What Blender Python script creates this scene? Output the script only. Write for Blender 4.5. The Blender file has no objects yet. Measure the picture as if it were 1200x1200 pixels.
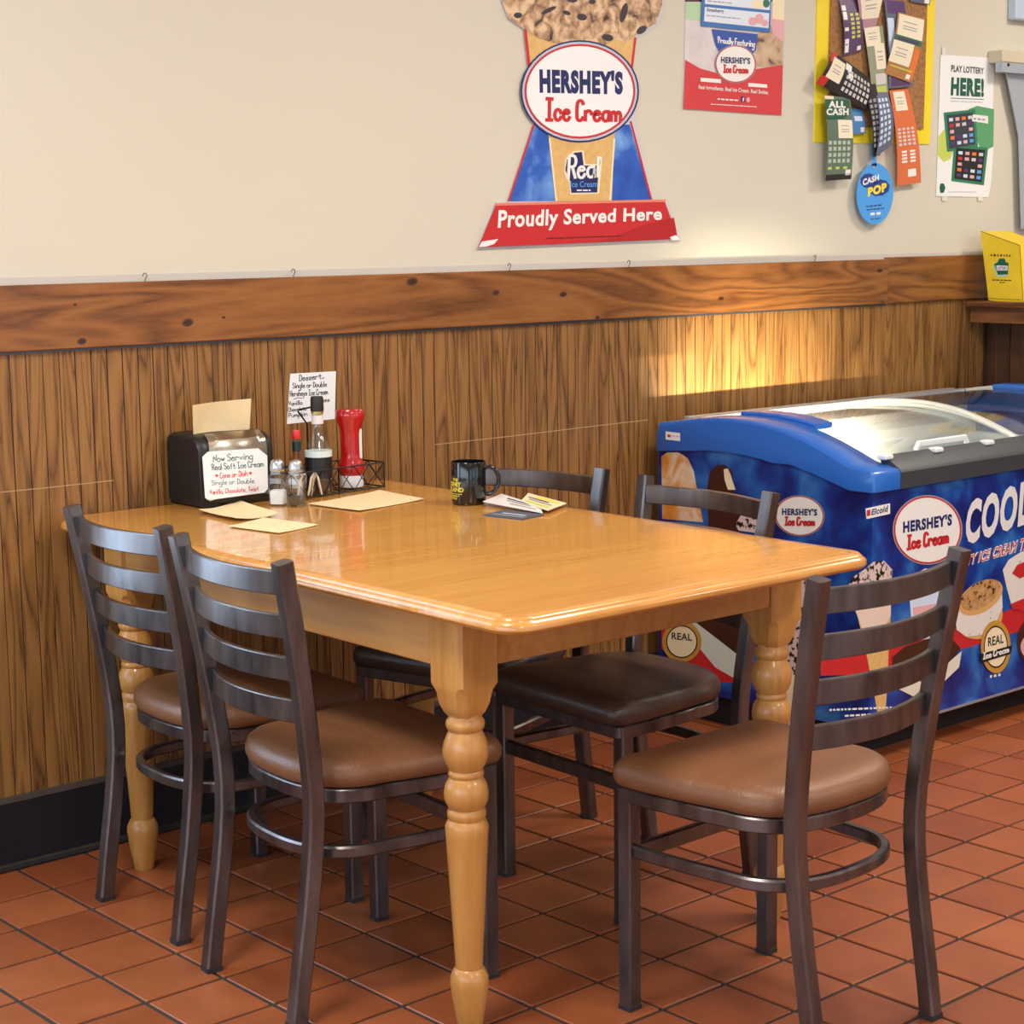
import bpy, bmesh, math, random
from mathutils import Vector, Matrix
random.seed(7)
scene = bpy.context.scene
COL = scene.collection
PI = math.pi

# ------------------------------------------------------------------ camera
F_PX, VX, HY, ROLL, CAM_H = 2171.7, 3084.3, 275.127, -0.01297, 1.355
_p = math.atan((600 - HY) / F_PX)
_a = math.atan((VX - 600) * math.cos(_p) / F_PX)
_rt = Vector((math.sin(_a), -math.cos(_a), 0)); _fh = Vector((math.cos(_a), math.sin(_a), 0)); _u = Vector((0, 0, 1))
_fw = _fh * math.cos(_p) - _u * math.sin(_p); _up = _u * math.cos(_p) + _fh * math.sin(_p)
_c, _s = math.cos(ROLL), math.sin(ROLL)
_rt, _up = _rt * _c + _up * _s, _up * _c - _rt * _s
CAMPOS = Vector((0, 0, CAM_H))
cam_data = bpy.data.cameras.new('camera')
cam_data.sensor_width = 36; cam_data.lens = 36 * F_PX / 1200; cam_data.clip_start = .05
cam = bpy.data.objects.new('camera', cam_data); COL.objects.link(cam)
cam.matrix_world = Matrix(((_rt.x, _up.x, -_fw.x, 0), (_rt.y, _up.y, -_fw.y, 0), (_rt.z, _up.z, -_fw.z, CAM_H), (0, 0, 0, 1)))
scene.camera = cam

def ray(x, y): return _rt * ((x - 600) / F_PX) - _up * ((y - 600) / F_PX) + _fw
def on_x(x, y, v): d = ray(x, y); return CAMPOS + d * (v / d.x)
def on_y(x, y, v): d = ray(x, y); return CAMPOS + d * (v / d.y)
def on_z(x, y, v): d = ray(x, y); return CAMPOS + d * ((v - CAM_H) / d.z)
def proj(P):
    q = Vector(P) - CAMPOS; w = q.dot(_fw)
    return 600 + F_PX * q.dot(_rt) / w, 600 - F_PX * q.dot(_up) / w, w

# ------------------------------------------------------------------ light and exposure
scene.view_settings.view_transform = 'Standard'
scene.view_settings.look = 'None'
scene.view_settings.gamma = 1
scene.view_settings.use_curve_mapping = False
scene.view_settings.exposure = 0.16
world = bpy.data.worlds.new('daylight'); scene.world = world; world.use_nodes = True
bg = world.node_tree.nodes['Background']
bg.inputs[0].default_value = (.62, .78, 1.0, 1); bg.inputs[1].default_value = 1.3

def area(name, loc, sx, sy, power, color, direction):
    l = bpy.data.lights.new(name, 'AREA'); l.shape = 'RECTANGLE'; l.size = sx; l.size_y = sy
    l.energy = power; l.color = color
    o = bpy.data.objects.new(name, l); COL.objects.link(o); o.location = loc
    o.rotation_euler = Vector(direction).to_track_quat('-Z', 'Y').to_euler()
    return o
ROOM_X0, ROOM_X1, ROOM_Y0, WALL, CEIL = -2.2, 7.6, -3.0, 3.655, 2.75
WIN_L = [(-1.9, -.5), (.1, 1.5), (1.9, 3.3)]          # windows of the left wall, y ranges
WIN_F = [(-1.2, .6), (1.2, 3.0), (3.6, 5.4)]          # windows of the wall behind the camera, x ranges
WZ0, WZ1 = .35, 2.3
for i, (a, b) in enumerate(WIN_L):
    area('window_daylight', (ROOM_X0 + .06, (a + b) / 2, (WZ0 + WZ1) / 2), WZ1 - WZ0 - .1, b - a - .1, 24, (.66, .82, 1.0), (1, 0, 0))
for i, (a, b) in enumerate(WIN_F):
    area('window_daylight', ((a + b) / 2, ROOM_Y0 + .06, (WZ0 + WZ1) / 2), b - a - .1, WZ1 - WZ0 - .1, 6, (.78, .88, 1.0), (0, 1, 0))
LAMPS = [(.85, 2.15), (3.3, 1.9), (5.6, 2.3), (.85, -.6), (3.3, -.6), (5.6, -.6)]   # ceiling light panels
PATCH_LAMP_W = 23  # watts of the lamp added inside the freezer
LAMP_W = [36, 32, 26, 30, 34, 28]
DOOR_X0, DOOR_X1, DOOR_Z = .35, 1.62, 2.1     # added glass door in the back wall, out of view on the left
area('added_door_light', ((DOOR_X0 + DOOR_X1) / 2, WALL + .02, (DOOR_Z + .5) / 2), DOOR_X1 - DOOR_X0 - .12, DOOR_Z - .66, 24, (.58, .77, 1.0), (0, -1, 0))  # bluish light added in the doorway, mirrored by the chair steel

# ------------------------------------------------------------------ materials
MATS = {}
def lin(c):
    return tuple(((v / 255) / 12.92 if v / 255 <= .04045 else (((v / 255) + .055) / 1.055) ** 2.4) for v in c) + (1,)
def mat(name, rgb, rough=.5, metal=0., spec=.5, coat=0., emit=0., bump=None, vary=None):
    """plain procedural material; vary=(scale, amount) mottles the colour, bump=(scale, strength) gives relief"""
    if name in MATS: return MATS[name]
    m = bpy.data.materials.new(name); m.use_nodes = True; nt = m.node_tree; b = nt.nodes['Principled BSDF']
    b.inputs['Base Color'].default_value = lin(rgb); b.inputs['Roughness'].default_value = rough
    b.inputs['Metallic'].default_value = metal; b.inputs['Specular IOR Level'].default_value = spec
    b.inputs['Coat Weight'].default_value = coat; b.inputs['Coat Roughness'].default_value = .08
    tc = nt.nodes.new('ShaderNodeTexCoord')
    if vary:
        n = nt.nodes.new('ShaderNodeTexNoise'); n.inputs['Scale'].default_value = vary[0]; n.inputs['Detail'].default_value = 5
        nt.links.new(tc.outputs['Object'], n.inputs['Vector'])
        mx = nt.nodes.new('ShaderNodeMixRGB'); mx.blend_type = 'MIX'
        c = lin(rgb); k = vary[1]
        mx.inputs[1].default_value = tuple(v * (1 - k) for v in c[:3]) + (1,); mx.inputs[2].default_value = tuple(min(1, v * (1 + k)) for v in c[:3]) + (1,)
        nt.links.new(n.outputs['Fac'], mx.inputs[0]); nt.links.new(mx.outputs[0], b.inputs['Base Color'])
    if bump:
        n = nt.nodes.new('ShaderNodeTexNoise'); n.inputs['Scale'].default_value = bump[0]; n.inputs['Detail'].default_value = 4
        nt.links.new(tc.outputs['Object'], n.inputs['Vector'])
        bp = nt.nodes.new('ShaderNodeBump'); bp.inputs['Strength'].default_value = bump[1]; bp.inputs['Distance'].default_value = .004
        nt.links.new(n.outputs['Fac'], bp.inputs['Height']); nt.links.new(bp.outputs[0], b.inputs['Normal'])
    if emit:
        b.inputs['Emission Color'].default_value = lin(rgb); b.inputs['Emission Strength'].default_value = emit
    MATS[name] = m; return m
def ramp(nt, stops):
    r = nt.nodes.new('ShaderNodeValToRGB'); e = r.color_ramp.elements
    while len(e) < len(stops): e.new(.5)
    for i, (p, c) in enumerate(stops): e[i].position = p; e[i].color = lin(c)
    return r
def wood(name, stops, axis, fine=90, coarse=6, along=.06, rough=.4, coat=0., rnd=True, bump=.15, fig=1.0, blend=.55, rings=9.):
    """grain running along one object axis: stretched noise figure plus fine pores, shifted per object"""
    m = bpy.data.materials.new(name); m.use_nodes = True; nt = m.node_tree; b = nt.nodes['Principled BSDF']; L = nt.links.new
    tc = nt.nodes.new('ShaderNodeTexCoord'); mp = nt.nodes.new('ShaderNodeMapping')
    sc = [1, 1, 1]; sc['xyz'.index(axis)] = along; mp.inputs['Scale'].default_value = sc
    add = nt.nodes.new('ShaderNodeVectorMath'); add.operation = 'ADD'
    L(tc.outputs['Object'], add.inputs[0])
    if rnd:
        oi = nt.nodes.new('ShaderNodeObjectInfo'); ml = nt.nodes.new('ShaderNodeVectorMath'); ml.operation = 'SCALE'
        cx = nt.nodes.new('ShaderNodeCombineXYZ')
        for i in range(3): L(oi.outputs['Random'], cx.inputs[i])
        L(cx.outputs[0], ml.inputs[0]); ml.inputs['Scale'].default_value = 37.; L(ml.outputs[0], add.inputs[1])
    L(add.outputs[0], mp.inputs['Vector'])
    n1 = nt.nodes.new('ShaderNodeTexNoise'); n1.inputs['Scale'].default_value = coarse; n1.inputs['Detail'].default_value = 2; n1.inputs['Distortion'].default_value = fig
    L(mp.outputs[0], n1.inputs['Vector'])
    mul = nt.nodes.new('ShaderNodeMath'); mul.operation = 'MULTIPLY'; mul.inputs[1].default_value = rings; L(n1.outputs['Fac'], mul.inputs[0])
    sn = nt.nodes.new('ShaderNodeMath'); sn.operation = 'PINGPONG'; sn.inputs[1].default_value = 1.; L(mul.outputs[0], sn.inputs[0])
    n2 = nt.nodes.new('ShaderNodeTexNoise'); n2.inputs['Scale'].default_value = fine; n2.inputs['Detail'].default_value = 3
    L(mp.outputs[0], n2.inputs['Vector'])
    mx = nt.nodes.new('ShaderNodeMath'); mx.operation = 'MULTIPLY_ADD'; mx.inputs[1].default_value = blend
    k = nt.nodes.new('ShaderNodeMath'); k.operation = 'MULTIPLY'; k.inputs[1].default_value = 1 - blend; L(n2.outputs['Fac'], k.inputs[0])
    L(sn.outputs[0], mx.inputs[0]); L(k.outputs[0], mx.inputs[2])
    r = ramp(nt, stops); L(mx.outputs[0], r.inputs[0]); L(r.outputs[0], b.inputs['Base Color'])
    b.inputs['Roughness'].default_value = rough; b.inputs['Coat Weight'].default_value = coat; b.inputs['Coat Roughness'].default_value = .06
    bp = nt.nodes.new('ShaderNodeBump'); bp.inputs['Strength'].default_value = bump; bp.inputs['Distance'].default_value = .002
    L(mx.outputs[0], bp.inputs['Height']); L(bp.outputs[0], b.inputs['Normal'])
    MATS[name] = m; return m
def speckle(name, cols, scale, rough=.35, detail=3, dist=0., vor=False):
    """printed mottle: hard-edged colour patches"""
    m = bpy.data.materials.new(name); m.use_nodes = True; nt = m.node_tree; b = nt.nodes['Principled BSDF']
    tc = nt.nodes.new('ShaderNodeTexCoord')
    n = nt.nodes.new('ShaderNodeTexVoronoi' if vor else 'ShaderNodeTexNoise'); n.inputs['Scale'].default_value = scale
    if not vor: n.inputs['Detail'].default_value = detail; n.inputs['Distortion'].default_value = dist
    nt.links.new(tc.outputs['Object'], n.inputs['Vector'])
    r = ramp(nt, cols); nt.links.new(n.outputs['Distance' if vor else 'Fac'], r.inputs[0]); nt.links.new(r.outputs[0], b.inputs['Base Color'])
    b.inputs['Roughness'].default_value = rough; MATS[name] = m; return m
def glass(name, tint=(1, 1, 1), refl=1.0, rough=.02, base=.04):
    """thin clear sheet: transparent with a fresnel reflection"""
    m = bpy.data.materials.new(name); m.use_nodes = True; nt = m.node_tree; nt.nodes.remove(nt.nodes['Principled BSDF'])
    out = nt.nodes['Material Output']; t = nt.nodes.new('ShaderNodeBsdfTransparent'); t.inputs[0].default_value = tuple(tint) + (1,)
    g = nt.nodes.new('ShaderNodeBsdfGlossy'); g.inputs['Roughness'].default_value = rough
    ge = nt.nodes.new('ShaderNodeNewGeometry'); dt = nt.nodes.new('ShaderNodeVectorMath'); dt.operation = 'DOT_PRODUCT'
    nt.links.new(ge.outputs['Normal'], dt.inputs[0]); nt.links.new(ge.outputs['Incoming'], dt.inputs[1])
    def mth(op, a, v=None, c=None):
        n = nt.nodes.new('ShaderNodeMath'); n.operation = op; nt.links.new(a, n.inputs[0])
        if v is not None: n.inputs[1].default_value = v
        if c is not None: n.inputs[2].default_value = c
        return n
    ab = mth('ABSOLUTE', dt.outputs['Value']); om = mth('MULTIPLY_ADD', ab.outputs[0], -1.0, 1.0); pw = mth('POWER', om.outputs[0], 5.0)
    k = mth('MULTIPLY_ADD', pw.outputs[0], refl * (1 - base), base); k.use_clamp = True
    mx = nt.nodes.new('ShaderNodeMixShader')
    nt.links.new(k.outputs[0], mx.inputs[0]); nt.links.new(t.outputs[0], mx.inputs[1]); nt.links.new(g.outputs[0], mx.inputs[2])
    nt.links.new(mx.outputs[0], out.inputs['Surface']); MATS[name] = m; return m

# ------------------------------------------------------------------ mesh helpers
class MB:
    def __init__(s): s.v = []; s.f = []
    def add(s, vs, fs):
        o = len(s.v); s.v += [Vector(p) for p in vs]; s.f += [tuple(i + o for i in f) for f in fs]; return s
    def box(s, x0, x1, y0, y1, z0, z1, ch=0):
        if ch:
            lay = [(z0, ch), (z0 + ch, 0), (z1 - ch, 0), (z1, ch)]
            def ring(i): return [(x0 + i + ch, y0 + i), (x1 - i - ch, y0 + i), (x1 - i, y0 + i + ch), (x1 - i, y1 - i - ch), (x1 - i - ch, y1 - i), (x0 + i + ch, y1 - i), (x0 + i, y1 - i - ch), (x0 + i, y0 + i + ch)]
            return s.loft([[(x, y, z) for x, y in ring(i)] for z, i in lay])
        return s.add([(x0, y0, z0), (x1, y0, z0), (x1, y1, z0), (x0, y1, z0), (x0, y0, z1), (x1, y0, z1), (x1, y1, z1), (x0, y1, z1)],
                     [(3, 2, 1, 0), (4, 5, 6, 7), (0, 1, 5, 4), (1, 2, 6, 5), (2, 3, 7, 6), (3, 0, 4, 7)])
    def loft(s, rings, caps=True, closed=True):
        n = len(rings[0]); vs = [p for r in rings for p in r]; fs = []
        for k in range(len(rings) - 1):
            for i in range(n if closed else n - 1):
                j = (i + 1) % n; fs.append((k * n + i, k * n + j, (k + 1) * n + j, (k + 1) * n + i))
        if caps: fs += [tuple(range(n))[::-1], tuple(range((len(rings) - 1) * n, len(rings) * n))]
        return s.add(vs, fs)
    def lathe(s, prof, c=(0, 0, 0), n=24, sx=1, sy=1):
        return s.loft([[(c[0] + r * sx * math.cos(2 * PI * i / n), c[1] + r * sy * math.sin(2 * PI * i / n), c[2] + z) for i in range(n)] for r, z in prof])
    def sweep(s, path, a, b, ref=(0, 0, 1), ch=.2, closed=False, rnd=0):
        """section a wide (across), b tall (towards ref); chamfered rectangle, or round when rnd = number of sides"""
        P = [Vector(p) for p in path]; n = len(P); rings = []; ref = Vector(ref)
        for i in range(n):
            if closed: t = P[(i + 1) % n] - P[i - 1]
            else: t = P[min(i + 1, n - 1)] - P[max(i - 1, 0)]
            t.normalize(); sd = t.cross(ref)
            if sd.length < 1e-5: sd = t.cross(Vector((0, 1, 0)))
            sd.normalize(); up = sd.cross(t)
            if rnd: sec = [(a / 2 * math.cos(2 * PI * k / rnd), b / 2 * math.sin(2 * PI * k / rnd)) for k in range(rnd)]
            else:
                c = min(a, b) * ch; x, y = a / 2, b / 2
                sec = [(-x + c, -y), (x - c, -y), (x, -y + c), (x, y - c), (x - c, y), (-x + c, y), (-x, y - c), (-x, -y + c)]
            rings.append([P[i] + sd * p + up * q for p, q in sec])
        if closed: rings.append(rings[0]); return s.loft(rings, caps=False)
        return s.loft(rings)
    def prism(s, poly, axis, v0, v1):
        """extrude a 2-D polygon along an axis; poly gives the other two coordinates in xyz order"""
        def pt(a, b, v): return {'x': (v, a, b), 'y': (a, v, b), 'z': (a, b, v)}[axis]
        return s.loft([[pt(a, b, v0) for a, b in poly], [pt(a, b, v1) for a, b in poly]])
    def build(s, name, m, parent=None, loc=None, smooth=None):
        off = Vector(loc) if loc is not None else Vector((0, 0, 0))
        me = bpy.data.meshes.new(name); me.from_pydata([p - off for p in s.v], [], s.f)
        bm = bmesh.new(); bm.from_mesh(me); bmesh.ops.recalc_face_normals(bm, faces=bm.faces); bm.to_mesh(me); bm.free()
        me.materials.append(m if not isinstance(m, str) else MATS[m])
        if smooth is not None:
            for p in me.polygons: p.use_smooth = True
            me.set_sharp_from_angle(angle=math.radians(smooth))
        o = bpy.data.objects.new(name, me); COL.objects.link(o)
        if parent is not None: o.parent = parent
        elif loc is not None: o.location = off
        return o
def tag(o, label=None, cat=None, group=None, kind=None):
    for k, v in (('label', label), ('category', cat), ('group', group), ('kind', kind)):
        if v: o[k] = v
    return o
def thing(name, label, cat, loc=(0, 0, 0), rz=0, group=None):
    o = bpy.data.objects.new(name, None); COL.objects.link(o); o.empty_display_size = .05
    o.location = loc; o.rotation_euler = (0, 0, rz); return tag(o, label, cat, group)
def copy_tree(o, parent=None):
    c = o.copy(); COL.objects.link(c); c.parent = parent
    for ch in list(o.children): copy_tree(ch, c)
    return c

# ------------------------------------------------------------------ print on flat surfaces (points read off the photograph, laid on their real plane)
class Plane:
    """axis-aligned plane of a real surface; layer n lies n * 0.4 mm proud of it, towards the room"""
    def __init__(s, axis, v, sign, step=.0004): s.axis, s.v, s.sign, s.step = axis, v, sign, step
    def at(s, x, y, layer): return {'x': on_x, 'y': on_y, 'z': on_z}[s.axis](x, y, s.v + s.sign * s.step * layer)
def rootloc(parent):
    l = Vector((0, 0, 0)); q = parent
    while q is not None: l += Vector(q.location); q = q.parent
    return l
def flat(name, polys, pl, layer, m, parent):
    """flat printed shape(s): list of pixel polygons on a plane"""
    if not isinstance(polys[0][0], (tuple, list)): polys = [polys]
    b = MB()
    for P in polys: b.add([pl.at(x, y, layer) for x, y in P], [tuple(range(len(P)))])
    return b.build(name, m, parent, rootloc(parent))
def slab(name, poly, pl, l0, thick, m, parent):
    """sheet with thickness standing off its plane"""
    A = [pl.at(x, y, l0) for x, y in poly]; d = Vector((0, 0, 0)); d['xyz'.index(pl.axis)] = pl.sign * thick
    return MB().loft([A, [p + d for p in A]]).build(name, m, parent, rootloc(parent))
def ell(cx, cy, rx, ry, rot=0, n=40, a0=0, a1=360):
    r = math.radians(rot); c, s = math.cos(r), math.sin(r); out = []
    full = abs(a1 - a0) >= 360
    for i in range(n if full else n + 1):
        t = math.radians(a0 + (a1 - a0) * i / n); x, y = rx * math.cos(t), ry * math.sin(t)
        out.append((cx + c * x - s * y, cy + s * x + c * y))
    return out
def bil(q, u, v):
    bl, br, tl, tr = q
    return tuple((bl[i] * (1 - u) + br[i] * u) * (1 - v) + (tl[i] * (1 - u) + tr[i] * u) * v for i in (0, 1))
def quad(bl, br, tl, tr=None):
    return (bl, br, tl, tr or (br[0] + tl[0] - bl[0], br[1] + tl[1] - bl[1]))
def text(name, s, q, pl, layer, m, parent, bold=.0, shear=0., arc=0.):
    """printed lettering filled into a pixel quad (bl, br, tl, tr)"""
    cu = bpy.data.curves.new('t', 'FONT'); cu.body = s; cu.size = 1; cu.offset = bold; cu.shear = shear; cu.resolution_u = 3; cu.space_character = 1 + bold * 2.2
    ob = bpy.data.objects.new('t', cu); COL.objects.link(ob); bpy.context.view_layer.update()
    me = bpy.data.meshes.new_from_object(ob)
    xs = [v.co.x for v in me.vertices]; ys = [v.co.y for v in me.vertices]
    x0, x1, y0, y1 = min(xs), max(xs), min(ys), max(ys)
    vs = []
    for v in me.vertices:
        u, w = (v.co.x - x0) / (x1 - x0), (v.co.y - y0) / (y1 - y0)
        px, py = bil(q, u, w); py -= arc * (1 - (2 * u - 1) ** 2)
        vs.append(pl.at(px, py, layer))
    fs = [tuple(p.vertices) for p in me.polygons]
    bpy.data.objects.remove(ob); bpy.data.curves.remove(cu); bpy.data.meshes.remove(me)
    return MB().add(vs, fs).build(name, m, parent, rootloc(parent))
GLY = {'a': '461605041333444643', 'b': '0903 0516364544331304', 'c': '4536160504133344', 'd': '4433130405163645 4943', 'e': '054536160504133344',
 'f': '48382723 1636', 'g': '4616050413334446 4641301001', 'h': '0903 0516364543', 'i': '2623 2728', 'k': '0903 3604 1533', 'l': '2923',
 'm': '0603 0516263533 3546566563', 'n': '0603 0516364543', 'o': '160504133344453616', 'p': '0600 0516364544331304', 'r': '0603 05163645',
 's': '4536160544331304', 't': '28243343 0646', 'u': '060413334446 4643', 'v': '062346', 'w': '0613263346', 'y': '0623 4600',
 'C': '4839190804133344', 'D': '0903 092947453303', 'F': '0903 0949 0636', 'H': '0903 4943 0646', 'I': '0949 2923 0343', 'N': '03094349',
 'P': '0903 093948473606', 'R': '0903 093948473606 2643', 'S': '4839190807364544331304', 'T': '0949 2923', 'V': '092349', '.': '2324', ',': '2312', '-': '0545'}
def pen(name, s, q, pl, layer, m, parent, w=1.2, slant=0.):
    """handwriting or brush script: each pen stroke a flat ribbon"""
    strokes = []; x = 0
    for ch in s:
        if ch == ' ': x += 3; continue
        mx_ = 0
        for st in GLY[ch].split():
            pts = [(int(st[i]), int(st[i + 1])) for i in range(0, len(st), 2)]; mx_ = max(mx_, max(p[0] for p in pts))
            if ch in 'il.,': pts = [(p[0] - 1.4, p[1]) for p in pts]
            strokes.append([(x + p[0] + slant * (p[1] - 3), (p[1] - 3) / 6) for p in pts])
        if ch in 'il.,': mx_ = 1.2
        x += mx_ + 1.5
    W = x - 1.5; b = MB()
    for si, st in enumerate(strokes):
        pp = [bil(q, u / W, v) for u, v in st]
        if len(pp) > 2:                                   # round the corners of the stroke
            r = [pp[0]]
            for k in range(len(pp) - 1):
                a, c = pp[k], pp[k + 1]; r += [tuple(a[i] * .75 + c[i] * .25 for i in (0, 1)), tuple(a[i] * .25 + c[i] * .75 for i in (0, 1))]
            pp = r + [pp[-1]]
        n = len(pp); L, R = [], []
        for k in range(n):
            a, c = pp[max(k - 1, 0)], pp[min(k + 1, n - 1)]; dx, dy = c[0] - a[0], c[1] - a[1]; l = math.hypot(dx, dy) or 1e-6; dx, dy = dx / l * w / 2, dy / l * w / 2
            e = -.5 if k == 0 else .5 if k == n - 1 else 0
            L.append((pp[k][0] + dx * e - dy, pp[k][1] + dy * e + dx)); R.append((pp[k][0] + dx * e + dy, pp[k][1] + dy * e - dx))
        ly = layer + .12 * (si % 4)
        b.add([pl.at(px, py, ly) for px, py in L + R], [(k, k + 1, n + k + 1, n + k) for k in range(n - 1)])
    return b.build(name, m, parent, rootloc(parent))
def line(name, pts, w, pl, layer, m, parent):
    b = MB()
    for a, c in zip(pts[:-1], pts[1:]):
        dx, dy = c[0] - a[0], c[1] - a[1]; l = math.hypot(dx, dy); dx, dy = dx / l * w / 2, dy / l * w / 2
        b.add([pl.at(px, py, layer) for px, py in ((a[0] - dy, a[1] + dx), (c[0] - dy, c[1] + dx), (c[0] + dy, c[1] - dx), (a[0] + dy, a[1] - dx))], [(0, 1, 2, 3)])
    return b.build(name, m, parent, rootloc(parent))
def dashes(name, x0, x1, y, slope, w, pl, layer, m, parent, seed=1, lo=2., hi=6.):
    """a line of print too small to read: short bars"""
    rr = random.Random(seed); b = MB(); x = x0
    while x < x1:
        l = rr.uniform(lo, hi); e = min(x + l, x1)
        P = [(x, y + (x - x0) * slope + w / 2), (e, y + (e - x0) * slope + w / 2), (e, y + (e - x0) * slope - w / 2), (x, y + (x - x0) * slope - w / 2)]
        b.add([pl.at(px, py, layer) for px, py in P], [(0, 1, 2, 3)]); x = e + w * .7
    return b.build(name, m, parent, rootloc(parent))

# ------------------------------------------------------------------ surface materials
WHITE = mat('print_white', (236, 236, 232), .4); NAVY = mat('print_navy', (24, 36, 96), .4); RED = mat('print_red', (196, 40, 44), .4)
BLACK = mat('print_black', (22, 22, 24), .4); INK = mat('ink_black', (28, 26, 32), .6); GOLD = mat('print_gold', (196, 148, 62), .4)
CREAM = mat('print_cream', (240, 226, 190), .4); BROWN = mat('print_brown', (66, 36, 24), .4); TAN = mat('print_tan', (214, 168, 104), .4)
GREYP = mat('print_grey', (150, 152, 160), .4); SKYB = mat('print_light_blue', (92, 160, 232), .4); GREEN = mat('print_green', (26, 112, 78), .4)
YELLOW = mat('print_yellow', (246, 220, 50), .45); LIME = mat('print_lime', (196, 208, 96), .4); ORANGE = mat('print_orange', (228, 120, 50), .4)
PURPLE = mat('print_purple', (84, 48, 110), .4); PINK = mat('print_pink', (226, 172, 176), .4); PALEBLUE = mat('print_pale_blue', (206, 222, 244), .4)
WAFFLE = speckle('print_waffle', [(0, (204, 160, 92)), (1, (232, 196, 130))], 60)
mat('wall_paint', (209, 204, 187), .75, bump=(160, .06), vary=(1.2, .03))
mat('ceiling_paint', (232, 228, 218), .8)
wood('oak_panel', [(0, (52, 30, 13)), (.14, (70, 43, 19)), (.27, (118, 79, 38)), (.5, (138, 96, 49)), (1, (156, 113, 62))], 'z', fine=260, coarse=17, along=.075, rough=.4, bump=.12, fig=.6, blend=.62, rings=15.)
wood('rail_board', [(0, (70, 38, 16)), (.2, (98, 58, 26)), (.5, (132, 82, 39)), (1, (158, 104, 54))], 'x', fine=150, coarse=6, along=.11, rough=.36, bump=.1, fig=1.2, blend=.5, rings=16.)
wood('table_top', [(0, (184, 124, 50)), (.4, (206, 146, 66)), (1, (222, 164, 82))], 'x', fine=80, coarse=5, along=.08, rough=.22, coat=.6, bump=.02, fig=.6, blend=.3)
wood('table_edge', [(0, (178, 114, 46)), (.5, (202, 140, 66)), (1, (220, 160, 84))], 'x', fine=60, coarse=9, along=.2, rough=.25, coat=.5, bump=.02, rnd=True, blend=.3)
wood('table_leg', [(0, (168, 112, 48)), (.5, (192, 136, 68)), (1, (212, 160, 90))], 'z', fine=110, coarse=9, along=.08, rough=.34, coat=.2, bump=.04, fig=.6, blend=.35)
wood('table_apron', [(0, (160, 106, 46)), (.5, (186, 130, 64)), (1, (204, 150, 82))], 'y', fine=90, coarse=8, along=.08, rough=.45, coat=.05, bump=.04, fig=.6, blend=.35)
wood('ledge_wood', [(0, (62, 34, 18)), (.5, (110, 66, 34)), (1, (150, 96, 50))], 'y', fine=90, coarse=10, along=.1, rough=.5, bump=.3)
wood('dark_panel', [(0, (50, 30, 18)), (.3, (76, 48, 28)), (1, (104, 68, 42))], 'z', fine=150, coarse=22, along=.06, rough=.45, bump=.12, fig=1.2)
mat('baseboard_vinyl', (17, 19, 27), .5, bump=(220, .15)); mat('baseboard_lip', (74, 66, 60), .6, vary=(30, .3)); mat('grime', (44, 36, 32), .8, vary=(40, .5))
mat('grout', (48, 42, 38), .85, vary=(30, .35))
def tile_mat(name, island):
    m = bpy.data.materials.new(name); m.use_nodes = True; nt = m.node_tree; b = nt.nodes['Principled BSDF']; L = nt.links.new
    if island: g = nt.nodes.new('ShaderNodeNewGeometry'); rnd = g.outputs['Random Per Island']
    else: g = nt.nodes.new('ShaderNodeObjectInfo'); rnd = g.outputs['Random']
    r = ramp(nt, [(0, (132, 68, 36)), (.5, (146, 78, 42)), (1, (158, 88, 50))]); L(rnd, r.inputs[0])
    geo = nt.nodes.new('ShaderNodeNewGeometry')
    n = nt.nodes.new('ShaderNodeTexNoise'); n.inputs['Scale'].default_value = 9; n.inputs['Detail'].default_value = 6; L(geo.outputs['Position'], n.inputs['Vector'])
    mx = nt.nodes.new('ShaderNodeMixRGB'); mx.blend_type = 'OVERLAY'; mx.inputs[0].default_value = .28; L(r.outputs[0], mx.inputs[1]); L(n.outputs['Fac'], mx.inputs[2])
    L(mx.outputs[0], b.inputs['Base Color'])
    rr = nt.nodes.new('ShaderNodeMapRange'); rr.inputs['To Min'].default_value = .3; rr.inputs['To Max'].default_value = .46; L(n.outputs['Fac'], rr.inputs['Value']); L(rr.outputs[0], b.inputs['Roughness'])
    n2 = nt.nodes.new('ShaderNodeTexNoise'); n2.inputs['Scale'].default_value = 60; L(geo.outputs['Position'], n2.inputs['Vector'])
    bp = nt.nodes.new('ShaderNodeBump'); bp.inputs['Strength'].default_value = .08; bp.inputs['Distance'].default_value = .003; L(n2.outputs['Fac'], bp.inputs['Height']); L(bp.outputs[0], b.inputs['Normal'])
    MATS[name] = m; return m
tile_mat('quarry_tile', False); tile_mat('quarry_tile_far', True)
CLEAR = glass('clear_glass', (.95, .97, .97), base=.10); LIDGLASS = glass('lid_glass', (.9, .93, .93), refl=1.0, base=.05)
WINGLASS = glass('window_glass', (.95, .97, .98))
mat('window_frame', (198, 196, 190), .5)

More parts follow.
